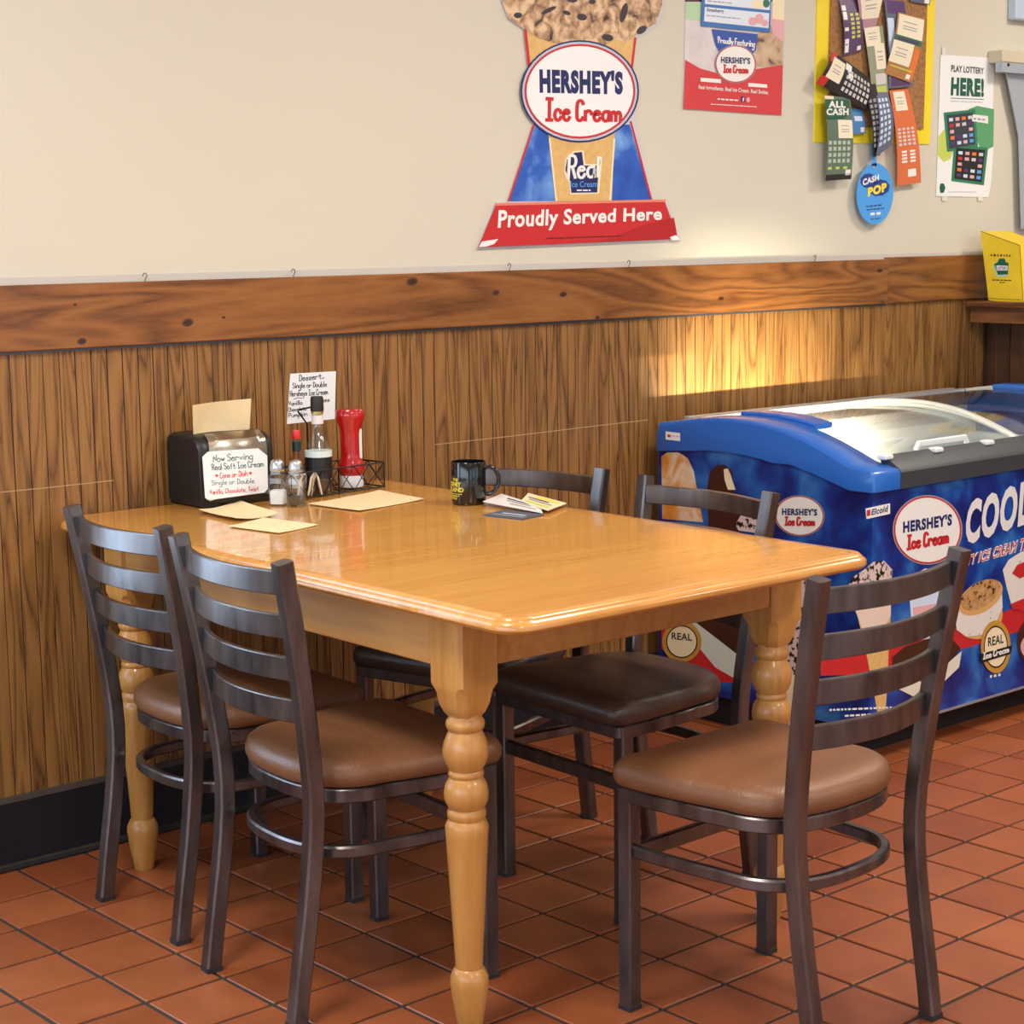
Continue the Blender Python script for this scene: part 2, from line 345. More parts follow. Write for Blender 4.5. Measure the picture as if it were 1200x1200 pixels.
# ------------------------------------------------------------------ the room
PIT = .16373; TX0, TY0 = 1.75679, 3.46836; GAP = .0085
floor = MB().box(ROOM_X0 - .2, ROOM_X1 + .2, ROOM_Y0 - .2, WALL + .25, -.12, -.0035).build('floor', 'grout'); tag(floor, 'orange-brown quarry tile floor with dark grout lines', kind='structure')
hs = (PIT - GAP) / 2
tm = MB().box(-hs, hs, -hs, hs, -.012, 0, ch=.0016).build('tile', 'quarry_tile', floor)
tme = tm.data; cells = []
for i in range(int((ROOM_X0 - TX0) / PIT), int((ROOM_X1 - TX0) / PIT)):
    for j in range(int((ROOM_Y0 - TY0) / PIT) - 1, 1):
        cx, cy = TX0 + (i + .5) * PIT, TY0 + (j + .5) * PIT
        if cy + hs > WALL: continue
        x, y, w = proj((cx, cy, 0)); vis = w > .3 and -60 < x < 1260 and 780 < y < 1275 and not (cx > 3.7 and cy > 2.95)
        cells.append((0 if vis else 1, math.hypot(cx, cy), cx, cy))
cells.sort(); near = [c for c in cells if c[0] == 0][:300]; rest = cells[len(near):]
for k, c in enumerate(near):
    o = tm if k == 0 else tm.copy()
    if k: COL.objects.link(o); o.parent = floor
    o.location = (c[2], c[3], random.uniform(-.0006, .0004)); o.rotation_euler = (random.uniform(-.002, .002), random.uniform(-.002, .002), random.choice((0, PI / 2, PI)))
b = MB()
for c in rest: b.box(c[2] - hs, c[2] + hs, c[3] - hs, c[3] + hs, -.012, 0)
tag(b.build('tile_field', 'quarry_tile_far', floor), kind='stuff')

wall = MB().box(ROOM_X0 - .2, DOOR_X0, WALL + .004, WALL + .2, -.1, CEIL).box(DOOR_X0, DOOR_X1, WALL + .004, WALL + .2, DOOR_Z, CEIL).box(DOOR_X1, ROOM_X1 + .2, WALL + .004, WALL + .2, -.1, CEIL).build('wall_back', 'wall_paint'); tag(wall, 'beige painted wall above brown oak panelling', kind='structure')
PITCH = .0387; g0 = on_y(10, 430, WALL).x; PX1 = 5.40
backing = MB().box(DOOR_X1 + .05, PX1, WALL - .001, WALL + .004, .13, 1.13).box(ROOM_X0, DOOR_X0 - .05, WALL - .001, WALL + .004, .13, 1.13).build('panel_groove', mat('groove_dark', (58, 36, 18), .7), wall)
pm = MB().box(-.0182, .0182, -.004, .001, .135, 1.125, ch=.0008).build('plank', 'oak_panel', wall); k = 0
x = g0 - PITCH * 8 + PITCH / 2
while x + .0182 < PX1:
    o = pm if k == 0 else pm.copy()
    if k: COL.objects.link(o); o.parent = wall
    o.location = (x, WALL, 0); o.scale = (random.uniform(.975, 1.02), 1, 1); k += 1; x += PITCH
b = MB()
xx = DOOR_X0 - .08
while xx > ROOM_X0 + .02: b.box(xx - .0182, xx + .0182, WALL - .004, WALL + .001, .135, 1.125); xx -= PITCH
tag(b.build('plank_field', 'oak_panel', wall), kind='stuff')
tag(MB().box(DOOR_X1 + .05, 5.42, WALL - .012, WALL + .004, .012, .148).build('baseboard_back', 'baseboard_vinyl'), 'black vinyl baseboard under oak panelling', kind='structure')
bb = bpy.data.objects['baseboard_back']
MB().box(DOOR_X1 + .05, 5.42, WALL - .014, WALL, .148, .160).build('baseboard_lip', 'baseboard_lip', bb)
MB().sweep([(DOOR_X1 + .05 + i * .08, WALL - .012 - .006 * random.random(), .005) for i in range(49)], .014, .016).build('dirt_strip', 'grime', bb)
# chair rail boards
jx = on_y(1041, 330, WALL - .018).x; rz0, rz1 = .5 * (on_y(0, 413, WALL - .02).z + on_y(1041, 356, WALL - .02).z), .5 * (on_y(0, 334, WALL - .02).z + on_y(1041, 304.5, WALL - .02).z)
def board(name, x0, x1, dz, label, dy=0.):
    o = MB().box(0, x1 - x0, -.02 - dy, .006, 0, rz1 - rz0 + dz, ch=.002).build(name, 'rail_board'); o.location = (x0, WALL, rz0)
    return tag(o, label, kind='structure')
t1 = board('trim_1', DOOR_X1 + .05, jx - .0015, 0, 'long knotty brown wood rail board above panelling'); t2 = board('trim_2', jx + .0015, 5.75, .006, 'short smooth brown rail board near yellow box', -.004)
MB().box(DOOR_X1 + .05, jx, WALL - .009, WALL, rz0 - .006, rz0 - .0005).build('metal_strip', mat('strip_metal', (88, 92, 100), .4, .6), t1, t1.location)
MB().box(DOOR_X1 + .05, 5.75, WALL + .0015, WALL + .01, rz1, rz1 + .016).build('paint_line', mat('paint_grey', (196, 192, 184), .7), wall)
PB = Plane('y', WALL - .02, -1)
for (kx, ky, r) in ((96, 400, 5), (220, 378, 6), (88, 357, 2), (581, 343, 4), (660, 345, 4), (845, 350, 3.5), (1031, 317, 3), (1034, 354, 1.8), (483, 330, 6), (262, 372, 2), (700, 372, 2.5)):
    flat('knot', ell(kx, ky, r * 1.15, r * .8, -15, n=16), PB, 1, mat('knot_ring', (88, 50, 24), .45), t1); flat('knot', ell(kx + .4, ky, r * .75, r * .5, -10, n=12), PB, 2, mat('knot_dark', (52, 28, 16), .5), t1)
# pale scuff lines across panels
SC = mat('scuff', (186, 150, 104), .6, vary=(60, .3)); PW = Plane('y', WALL - .004, -1)
line('scuff', [(0, 577), (60, 571), (133, 563)], 1.1, PW, 2, SC, wall); line('scuff', [(510, 521), (600, 511), (716, 497), (760, 492)], 1.0, PW, 2, SC, wall)

# unseen glass door, added for bluish reflections on the chair steel
dr = MB()
for x0, x1, z0, z1 in ((DOOR_X0 - .05, DOOR_X0 + .05, 0, DOOR_Z + .05), (DOOR_X1 - .05, DOOR_X1 + .05, 0, DOOR_Z + .05), (DOOR_X0 + .05, DOOR_X1 - .05, DOOR_Z - .08, DOOR_Z + .05), (DOOR_X0 + .05, DOOR_X1 - .05, .48, .54)): dr.box(x0, x1, WALL - .02, WALL + .06, z0, z1)
dr = tag(dr.build('added_door_1', 'window_frame'), 'added unseen glazed door with pale frame', kind='structure'); MB().box(DOOR_X0 + .05, DOOR_X1 - .05, WALL + .03, WALL + .036, .54, DOOR_Z - .08).build('pane', WINGLASS, dr); MB().box(DOOR_X0 + .05, DOOR_X1 - .05, WALL + .0, WALL + .05, 0, .48).build('added_lower_panel', 'dark_panel', dr)  # opaque lower half added so the chair slats reflect something dark
MB().sweep([(DOOR_X0 + .12, WALL - .02, .95), (DOOR_X0 + .12, WALL - .07, .95), (DOOR_X0 + .12, WALL - .07, 1.15), (DOOR_X0 + .12, WALL - .02, 1.15)], .022, .022, ref=(1, 0, 0), rnd=8).build('door_handle', 'window_frame', dr)
# other walls, ceiling
def wall_with_windows(name, axis, v, spans, lo, hi, inner):
    b = MB(); t = .12
    def bx(a0, a1, z0, z1):
        if axis == 'x': b.box(v - t if inner > 0 else v, v if inner > 0 else v + t, a0, a1, z0, z1)
        else: b.box(a0, a1, v - t if inner > 0 else v, v if inner > 0 else v + t, z0, z1)
    cur = lo
    for a0, a1 in spans: bx(cur, a0, -.1, CEIL); bx(a0, a1, -.1, WZ0); bx(a0, a1, WZ1, CEIL); cur = a1
    bx(cur, hi, -.1, CEIL); return tag(b.build(name, 'wall_paint'), kind='structure')
wall_with_windows('wall_left', 'x', ROOM_X0, WIN_L, ROOM_Y0 - .12, WALL + .004, 1)
wall_with_windows('wall_front', 'y', ROOM_Y0, WIN_F, ROOM_X0, ROOM_X1, 1)
tag(MB().box(ROOM_X1, ROOM_X1 + .12, ROOM_Y0, WALL + .004, -.1, CEIL).build('wall_right', 'wall_paint'), kind='structure')
tag(MB().box(ROOM_X0 - .2, ROOM_X1 + .2, ROOM_Y0 - .2, WALL + .2, CEIL, CEIL + .1).build('ceiling', 'ceiling_paint'), kind='structure')
n = 0
for axis, v, spans in (('x', ROOM_X0, WIN_L), ('y', ROOM_Y0, WIN_F)):
    for a0, a1 in spans:
        n += 1; f = MB(); p = MB()
        def bx(B, s0, s1, z0, z1, d0, d1):
            if axis == 'x': B.box(v + d0, v + d1, s0, s1, z0, z1)
            else: B.box(s0, s1, v + d0, v + d1, z0, z1)
        for s0, s1, z0, z1 in ((a0, a0 + .05, WZ0, WZ1), (a1 - .05, a1, WZ0, WZ1), (a0, a1, WZ0, WZ0 + .05), (a0, a1, WZ1 - .05, WZ1)): bx(f, s0, s1, z0, z1, -.1, -.02)
        bx(p, a0 + .05, a1 - .05, WZ0 + .05, WZ1 - .05, -.065, -.06)
        fo = tag(f.build('window_%d' % n, 'window_frame'), kind='structure'); p.build('pane', WINGLASS, fo)
mat('lamp_frame', (226, 226, 224), .5); mat('lamp_diffuser', (255, 244, 226), .5, emit=2.5)
for i, (x, y) in enumerate(LAMPS):
    t = thing('ceiling_light', 'flat white ceiling light panel overhead', 'ceiling light', (x, y, CEIL - .05), 0, 'ceiling light panels')
    MB().box(-.34, .34, -.34, .34, .02, .05).build('frame', 'lamp_frame', t); MB().box(-.31, .31, -.31, .31, .012, .02).build('diffuser', 'lamp_diffuser', t)
    o = area('ceiling_lamp', (0, 0, -.005), .5, .5, LAMP_W[i], (1.0, .92, .82), (0, 0, -1)); o.parent = t
# half-height partition and its ledge at the right
part = MB().box(5.405, 5.55, 1.2, WALL, -.05, 1.075).build('wall_partition', 'dark_panel'); tag(part, 'dark panelled half wall under the ledge', kind='structure')
for i in range(26):
    MB().box(5.399, 5.405, WALL - .09 * (i + 1) + .003, WALL - .09 * i - .001, .02, 1.07).build('plank', 'dark_panel', part)
led = MB().box(5.235, 5.70, 1.2, WALL - .02, 1.098, 1.118, ch=.003).build('trim_3', 'ledge_wood'); tag(led, 'worn brown wooden ledge on the half wall', kind='structure')
MB().box(5.262, 5.30, 1.2, WALL - .02, 1.046, 1.098, ch=.002).build('fascia', 'ledge_wood', led)
# cup hooks screwed into top of rail
mat('hook_metal', (92, 84, 72), .4, .8)
for hx, hy, lab in ((170, 328, 'small metal cup hook on rail, leftmost of all hooks'), (344, 325, 'small metal cup hook on rail above the handwritten dessert card'), (597, 318, 'small metal cup hook on rail under the red served-here banner, left end'), (737, 313, 'small metal cup hook on rail under the red banner, right end'), (955, 304.5, 'small metal cup hook on rail below the corkboard, rightmost hook')):
    c = on_y(hx, hy, WALL - .012); c.z = rz1
    pts = [(0, 0, -.012), (0, 0, .004)] + [(.005 * math.sin(a) , 0, .013 - .0055 * math.cos(a)) for a in [math.radians(q) for q in (60, 110, 160, 200, 250, 290)]]
    o = MB().sweep(pts, .0022, .0022, ref=(0, 1, 0), rnd=6).build('cup_hook', 'hook_metal', None); o.location = c; tag(o, lab, 'hook', 'cup hooks along the rail')

# ------------------------------------------------------------------ dining table
TT = .762
T = thing('dining_table', 'honey-coloured wooden dining table with turned legs, set end-on to wall', 'table', (2.321, 2.866, 0), math.radians(-.9))
HW, HL = .450, .767
def rrect(hw, hl, r, n=7):
    out = []
    for sx, sy, a in ((1, -1, -90), (1, 1, 0), (-1, 1, 90), (-1, -1, 180)):
        for i in range(n):
            t = math.radians(a + 90 * i / (n - 1)); out.append((sx * (hw - r) + r * math.cos(t), sy * (hl - r) + r * math.sin(t)))
    return out
prof = [(-.030, TT), (-.014, TT), (-.009, TT - .0035), (-.008, TT - .006), (-.003, TT - .009), (0, TT - .014), (0, TT - .020), (-.005, TT - .026), (-.012, TT - .028), (-.030, TT - .028)]
def ring_at(d, z): return [(x, y, z) for x, y in rrect(HW + d, HL + d, max(.055 + d, .004))]
MB().loft([ring_at(d, z) for d, z in prof + prof[:1]], caps=False).build('edge_moulding', 'table_edge', T, smooth=35)
s1, s2 = -.19, .135                        # leaf seams across the top
for a, c in ((-HL, s1), (s1, s2), (s2, HL)):
    poly = rrect(HW - .0305, HL - .0305, .026)
    out = []
    def clip(P, yv, keep):
        R = []
        for i in range(len(P)):
            p, q = P[i], P[(i + 1) % len(P)]; ip, iq = keep(p[1]), keep(q[1])
            if ip: R.append(p)
            if ip != iq: t = (yv - p[1]) / (q[1] - p[1]); R.append((p[0] + t * (q[0] - p[0]), yv))
        return R
    poly = clip(poly, a + .0006, lambda y: y >= a + .0006); poly = clip(poly, c - .0006, lambda y: y <= c - .0006)
    MB().prism(poly, 'z', TT - .028, TT - .0002).build('top_panel', 'table_top', T)
LXS, LY0, LY1 = (-.368, .404), -.546, .572; LX = .386
legp = [(.0, .0), (.019, .0), (.021, .004), (.030, .055), (.0335, .085), (.033, .098), (.027, .111), (.0235, .114), (.025, .14), (.031, .25), (.0365, .35), (.0375, .366), (.034, .374), (.031, .378), (.0335, .384), (.0335, .392), (.030, .397),
        (.033, .402), (.0375, .411), (.0385, .424), (.036, .438), (.031, .447), (.028, .4515), (.0305, .455), (.0305, .460), (.028, .464), (.033, .472), (.038, .484), (.0395, .497), (.037, .512), (.032, .524), (.0285, .532), (.032, .537), (.0335, .543), (.032, .550), (.028, .555), (.028, .562)]
for lx in LXS:
    for ly in (LY0, LY1):
        b = MB().lathe(legp, (lx, ly, 0), 28); o = b.build('leg', 'table_leg', T, smooth=40)
        w = .0425; bl = [(.60, .558), (.74, .566), (.86, .580), (.93, .60), (.985, .607), (1, .615), (1, .729)]
        def oct_(k, z): h = w * k; c = .006 if k == 1 else h * (.30 + .5 * (1 - k)); return [(lx + x, ly + y, z) for x, y in ((-h + c, -h), (h - c, -h), (h, -h + c), (h, h - c), (h - c, h), (-h + c, h), (-h, h - c), (-h, -h + c))]
        MB().loft([oct_(k, z) for k, z in bl]).build('leg_block', 'table_leg', o, smooth=30)
for lx in LXS: MB().box(lx + math.copysign(.026, lx) - .011, lx + math.copysign(.026, lx) + .011, LY0 + .043, LY1 - .043, .643, .729, ch=.002).build('apron', 'table_apron', T)
for ly in (LY0 - .022, LY1 + .022): MB().box(LXS[0] + .043, LXS[1] - .043, ly - .011, ly + .011, .643, .729, ch=.002).build('apron', 'table_apron', T)

# ------------------------------------------------------------------ chairs
def chair_metal():
    m = bpy.data.materials.new('gunmetal'); m.use_nodes = True; nt = m.node_tree; b = nt.nodes['Principled BSDF']; L = nt.links.new
    tc = nt.nodes.new('ShaderNodeTexCoord'); mp = nt.nodes.new('ShaderNodeMapping'); mp.inputs['Scale'].default_value = (1, 1, .25); L(tc.outputs['Object'], mp.inputs[0])
    n = nt.nodes.new('ShaderNodeTexNoise'); n.inputs['Scale'].default_value = 26; n.inputs['Detail'].default_value = 6; L(mp.outputs[0], n.inputs['Vector'])
    r = ramp(nt, [(.3, (88, 84, 84)), (.7, (124, 119, 118))]); L(n.outputs['Fac'], r.inputs[0]); L(r.outputs[0], b.inputs['Base Color'])
    mr = nt.nodes.new('ShaderNodeMapRange'); mr.inputs['To Min'].default_value = .22; mr.inputs['To Max'].default_value = .38; L(n.outputs['Fac'], mr.inputs['Value']); L(mr.outputs[0], b.inputs['Roughness'])
    b.inputs['Metallic'].default_value = .9; MATS['gunmetal'] = m
chair_metal(); mat('foot_cap', (40, 40, 44), .6)
def vinyl(name, rgb, rough):
    m = mat(name, rgb, rough, vary=(7, .14)); nt = m.node_tree; b = nt.nodes['Principled BSDF']; L = nt.links.new
    tc = nt.nodes.new('ShaderNodeTexCoord'); mp = nt.nodes.new('ShaderNodeMapping'); mp.inputs['Scale'].default_value = (1, 2.2, 1); L(tc.outputs['Object'], mp.inputs[0])
    n = nt.nodes.new('ShaderNodeTexNoise'); n.inputs['Scale'].default_value = 130; n.inputs['Detail'].default_value = 3; L(mp.outputs[0], n.inputs['Vector'])
    w = nt.nodes.new('ShaderNodeTexNoise'); w.inputs['Scale'].default_value = 9; w.inputs['Detail'].default_value = 1; L(mp.outputs[0], w.inputs['Vector'])
    ad = nt.nodes.new('ShaderNodeMath'); ad.operation = 'MULTIPLY_ADD'; ad.inputs[1].default_value = .28; L(n.outputs['Fac'], ad.inputs[0]); L(w.outputs['Fac'], ad.inputs[2])
    bp = nt.nodes.new('ShaderNodeBump'); bp.inputs['Strength'].default_value = .5; bp.inputs['Distance'].default_value = .006; L(ad.outputs[0], bp.inputs['Height']); L(bp.outputs[0], b.inputs['Normal'])
    return m
vinyl('vinyl_caramel', (122, 80, 50), .42); vinyl('vinyl_chocolate', (70, 50, 38), .36)
def dshape(hf, hb, yf, yc, yb, rc=.035, n=30, ex=2.5):
    """seat outline: straight front with rounded corners, sides drawing in, rounded back"""
    pts = []
    for i in range(7):
        a = math.radians(90 - 90 * i / 6); pts.append((hf - rc + rc * math.cos(a), yf - rc + rc * math.sin(a)))
    for i in range(1, 7):
        t = i / 7; pts.append((hf + (hb - hf) * t * t, (yf - rc) + (yc - yf + rc) * t))
    half = []
    for i in range(n + 1):
        a = PI * i / n; c, s = math.cos(a), math.sin(a)
        half.append((hb * math.copysign(abs(c) ** (2 / ex), c), yc - (yc - yb) * abs(s) ** (2 / ex)))
    left = [(-x, y) for x, y in pts[::-1]]
    return pts + half + left
def make_chair(vin):
    t = thing('dining_chair', 'chair', 'chair')
    FH, FY, RH, = .187, .19, .159
    # seat pad
    O = dshape(.205, .182, .228, -.02, -.152)
    def inset(d, z): 
        out = []
        for x, y in O:
            l = math.hypot(x, y - .03); k = max(0, (l - d) / l); out.append((x * k, .03 + (y - .03) * k, z))
        return out
    b = MB().loft([inset(.010, .406), inset(.002, .410), inset(-.003, .420), inset(-.003, .432), inset(.002, .443), inset(.012, .451), inset(.030, .4565), inset(.065, .461), inset(.11, .4635), inset(.15, .4645)])
    b.build('seat', vin, t, smooth=60)
    # frame under the seat and lower ring, both bent bars
    fr = dshape(.195, .175, .205, -.02, -.142, rc=.012)
    MB().sweep([(x, y, .393) for x, y in fr], .014, .026, closed=True).build('seat_frame', 'gunmetal', t, smooth=40)
    side = [p for p in dshape(.186, .172, .19, -.02, -.150, rc=.004)][6:-6]
    MB().sweep([(x, y, .292) for x, y in side], .018, .022).build('stretcher', 'gunmetal', t, smooth=40)
    MB().sweep([(-FH + .012, FY, .285), (FH - .012, FY, .285)], .014, .03).build('front_stretcher', 'gunmetal', t, smooth=40)
    for s in (-1, 1):
        o = MB().sweep([(s * FH, FY, .008), (s * FH, FY, .404)], .030, .030, ref=(0, 1, 0), ch=.1).build('leg', 'gunmetal', t, smooth=30)
        MB().box(s * FH - .0145, s * FH + .0145, FY - .0145, FY + .0145, 0, .009).build('foot_cap', 'foot_cap', o)
        zs = [(0.008, -.200), (.06, -.193), (.13, -.1825), (.2, -.1715), (.26, -.164), (.31, -.159), (.36, -.1565), (.41, -.1575), (.46, -.162), (.52, -.169), (.6, -.180), (.7, -.196), (.825, -.218)]
        path = [(s * (RH + max(0, z - .3) * .058), y, z) for z, y in zs]
        o = MB().sweep(path, .030, .031, ref=(0, 1, 0), ch=.12).build('leg', 'gunmetal', t, smooth=30)
        MB().box(s * RH - .0145, s * RH + .0145, -.2155, -.1845, 0, .010).build('foot_cap', 'foot_cap', o)
    for zc in (.786, .709, .633, .556):
        xe = RH + (zc - .3) * .058 - .013; ye = -.180 - (zc - .6) * .17; pts = []
        for i in range(13):
            u = -1 + 2 * i / 12; pts.append((xe * u, ye + .004 - .034 * (1 - u * u), zc))
        MB().sweep(pts, .012, .041, ch=.15).build('slat', 'gunmetal', t, smooth=35)
    return t
c0 = make_chair('vinyl_caramel'); cd = make_chair('vinyl_chocolate')
SP = [(c0, 2.397, 2.012, 1.0, 'dark steel ladder-back chair with caramel seat at near end of table, back to the viewer'),
      (None, 1.945, 2.681, -95, 'nearer of two steel ladder-back chairs with caramel seats along left table side'),
      (None, 1.997, 3.166, -92.5, 'farther steel ladder-back chair with caramel seat on left side, close to the wall'),
      (cd, 2.688, 2.672, 87, 'steel ladder-back chair with dark brown seat on right side, beside the freezer end'),
      ('d', 2.676, 3.138, 103.7, 'steel ladder-back chair tucked in behind the black mug, next to the wall')]
for ref, x, y, rz, lab in SP:
    o = ref if ref not in (None, 'd') else copy_tree(c0 if ref is None else cd)
    o.location = (x, y, 0); o.rotation_euler = (0, 0, math.radians(rz)); tag(o, lab, 'chair', 'steel ladder-back dining chairs')

# ------------------------------------------------------------------ ice cream chest freezer
XF, YF, XR, YB, ZB = 3.728, 2.85, 5.20, 3.594, .085
FZ = thing('chest_freezer', 'blue printed ice cream chest freezer with curved sliding glass lids beside wall', 'freezer', (XF, YF, 0))
FL = FZ.location
def fb(mb, name, m, smooth=None, parent=None): return mb.build(name, m, parent or FZ, FL, smooth)
speckle('freezer_blue', [(.36, (16, 26, 96)), (.48, (20, 50, 136)), (.58, (28, 88, 170)), (.72, (70, 136, 200))], 7.5, .3, 9, .3)
mat('cap_blue', (32, 98, 186), .3, coat=.3); mat('rail_grey', (58, 62, 66), .4); mat('freezer_white', (226, 228, 230), .45); mat('plinth_black', (16, 16, 18), .6)
mat('alu', (196, 198, 200), .35, .7)
# top profile (y, z) of the end cap, read on the end plane, front to back
def endpt(x, y): p = on_x(x, y, XF); return (p.y, p.z)
top = [endpt(*q) for q in ((1012, 551), (1000, 544.5), (980, 532), (960, 520.5), (940, 510.5), (920, 502), (900, 496.5), (880, 492.5), (860, 490.3), (840, 489.3), (820, 489.8), (800, 491.8), (788, 493.8))]
bot = [endpt(*q) for q in ((1023, 577), (1000, 574.5), (960, 556), (930, 544), (910, 537), (890, 531), (870, 526.5), (850, 523.5), (830, 522), (810, 522.5), (775, 528))]
def clampy(P): return [(min(max(y, YF - .004), YB), z) for y, z in P]
top, bot = clampy(top), clampy(bot)
ztopf = top[0][1]; zf = bot[0][1]
prof = [(YF - .012, zf), (YF - .012, ztopf - .012), (YF - .004, ztopf - .002)] + top[1:] + [(YB - .012, top[-1][1] - .004), (YB, top[-1][1] - .03), (YB, bot[-1][1])] + bot[::-1][1:-1]
capt = MB()
rings = []
for d, x in ((.012, XF - .012), (.004, XF - .010), (0, XF - .002), (0, XF + .095), (.004, XF + .10)):
    cy = sum(p[0] for p in prof) / len(prof); cz = sum(p[1] for p in prof) / len(prof)
    rings.append([(x, y + (cy - y) * d * 1.2, z - (d if z > .76 else 0)) for y, z in prof])
fb(MB().loft(rings), 'end_cap', 'cap_blue', 50)
fb(MB().loft([[(XF + XR - p[0], p[1], p[2]) for p in r] for r in rings]), 'end_cap', 'cap_blue', 50)
# body shell: end panels, front, back
endpoly = [(YF + .012, ZB), (YF, ZB + .012), (YF, zf + .02)] + [(y, z + .012) for y, z in bot[1:-1]] + [(YB, bot[-1][1] + .012), (YB, ZB)]
bodyb = MB().prism(endpoly, 'x', XF, XF + .05).prism(endpoly, 'x', XR - .05, XR)
bodyb.box(XF + .05, XR - .05, YF, YF + .05, ZB, zf + .02).box(XF + .05, XR - .05, YB - .04, YB, ZB, .80).box(XF + .05, XR - .05, YF + .05, YB - .04, ZB, ZB + .2)
body = fb(bodyb, 'body', 'freezer_blue')
fb(MB().box(XF + .03, XR - .03, YF + .075, YB - .02, 0, ZB), 'plinth', 'plinth_black')
fb(MB().box(XF, XR, YF - .003, YF + .01, ZB - .006, ZB), 'bottom_trim', 'alu')
# interior liner
li = MB().box(XF + .05, XF + .09, YF + .05, YB - .04, .30, .70).box(XR - .09, XR - .05, YF + .05, YB - .04, .30, .70)
li.box(XF + .05, XR - .05, YF + .05, YF + .08, .30, .69).box(XF + .05, XR - .05, YB - .07, YB - .04, .30, .80).box(XF + .05, XR - .05, YF + .05, YB - .04, .285, .30)
fb(li, 'liner', 'freezer_white')
# front rail and back rails
RX0, RX1 = XF + .10, XR - .10
railp = [(YF - .012, zf), (YF - .012, ztopf - .012), (YF - .004, ztopf - .001), (YF + .045, ztopf + .028), (YF + .055, ztopf + .018), (YF + .03, zf)]
fr = fb(MB().prism(railp, 'x', RX0, RX1), 'front_rail', 'rail_grey', 30)
zb = top[-1][1]
def ztop(y):
    P = sorted(top)
    for (a, za), (c, zc) in zip(P[:-1], P[1:]):
        if a <= y <= c: return za + (zc - za) * (y - a) / (c - a + 1e-9)
    return P[0][1] if y < P[0][0] else P[-1][1]
for y0, y1, dz in ((YB - .022, YB - .002, .0), (YB - .046, YB - .030, -.002), (YB - .072, YB - .054, -.002)):
    fb(MB().box(RX0, RX1, y0, y1, ztop(y0) - .05, ztop(y0) + .004 + dz, ch=.002), 'back_rail', 'alu')
# curved glass lids
def lid(name, x0, x1, dz, label):
    ys = [YF + .05 + (YB - .075 - YF - .05) * i / 14 for i in range(15)]
    path = [(y, ztop(y) - .006 + dz) for y in ys]
    o = fb(MB().loft([[(x0, y, z), (x1, y, z), (x1, y, z - .004), (x0, y, z - .004)] for y, z in path]), name, LIDGLASS, 30)
    for xx in (x0, x1 - .014): fb(MB().sweep([(xx + .007, y, z + .002) for y, z in path], .014, .012), 'lid_frame', mat('lid_frame', (214, 214, 208), .35, .3), 30, o)
    fb(MB().box(x0, x1, YF + .046, YF + .06, path[0][1] - .006, path[0][1] + .006), 'lid_frame', 'freezer_white', None, o)
    return o
mid = 4.50
l1 = lid('glass_lid', RX0 + .002, mid + .02, -.012, ''); l2 = lid('glass_lid', mid - .02, RX1 - .002, 0, '')
hz = ztop(YF + .10) + .004
fb(MB().sweep([(4.02, YF + .085, hz - .012), (4.03, YF + .085, hz + .006), (4.24, YF + .085, hz + .006), (4.25, YF + .085, hz - .012)], .016, .012, ref=(0, 1, 0)), 'handle', 'freezer_white', None, l1)
for px in (1038, 1097, 1157):
    c = on_y(px, 531 - (px - 1038) * .152, YF + .035); fb(MB().box(c.x - .018, c.x + .018, YF + .022, YF + .050, ztopf + .018, ztopf + .031, ch=.003), 'clip', 'freezer_white', None, fr)
# blue hand grips on the lid frame next to each end cap
for xa, xb in ((RX0 + .002, RX0 + .075), (RX1 - .075, RX1 - .002)):
    ys = [YF + .27 + .26 * i / 8 for i in range(9)]
    fb(MB().sweep([((xa + xb) / 2, y, ztop(y) + .001) for y in ys], xb - xa, .016, ch=.3), 'grip', 'cap_blue', 40)
# PATCH_LAMP and glowing strip added to throw a bright patch on the panelling
glow_t = fb(MB().box(XF + .14, XF + .92, YF + .088, YF + .10, .585, .60), 'added_glow_strip', mat('glow_strip', (255, 240, 210), .4, emit=4.0))
PATCH_LAMP = area('added_patch_lamp', (XF + .34 - FL.x, YF + .105 - FL.y, .60), .56, .02, PATCH_LAMP_W, (1.0, .84, .60), (0, 1, .12)); PATCH_LAMP.parent = FZ; PATCH_LAMP.data.spread = math.radians(86)
# goods inside: cartons of ice cream
mat('carton_white', (226, 226, 222), .6); mat('carton_yellow', (214, 200, 120), .6); mat('carton_blue', (150, 168, 200), .6)
for gx, gy, sx, sy, h, m, lab in ((3.98, 3.20, .24, .30, .60, 'carton_white', 'white ice cream carton at left inside freezer'), (4.26, 3.18, .24, .30, .585, 'carton_blue', 'pale blue ice cream carton in middle of freezer'), (4.52, 3.22, .22, .26, .61, 'carton_white', 'white carton just right of lid divider inside freezer'), (4.78, 3.16, .22, .30, .63, 'carton_yellow', 'yellow cardboard carton at right inside freezer')):
    c = thing('ice_cream_carton', lab, 'carton', (gx, gy, .30), random.uniform(-.15, .15), 'cartons inside the freezer')
    MB().box(-sx / 2, sx / 2, -sy / 2, sy / 2, 0, h - .30, ch=.004).build('box', m, c)
    MB().box(-sx / 2 - .002, sx / 2 + .002, -.02, .02, .01, h - .2985).build('tape', mat('tape', (222, 206, 170), .4), c)

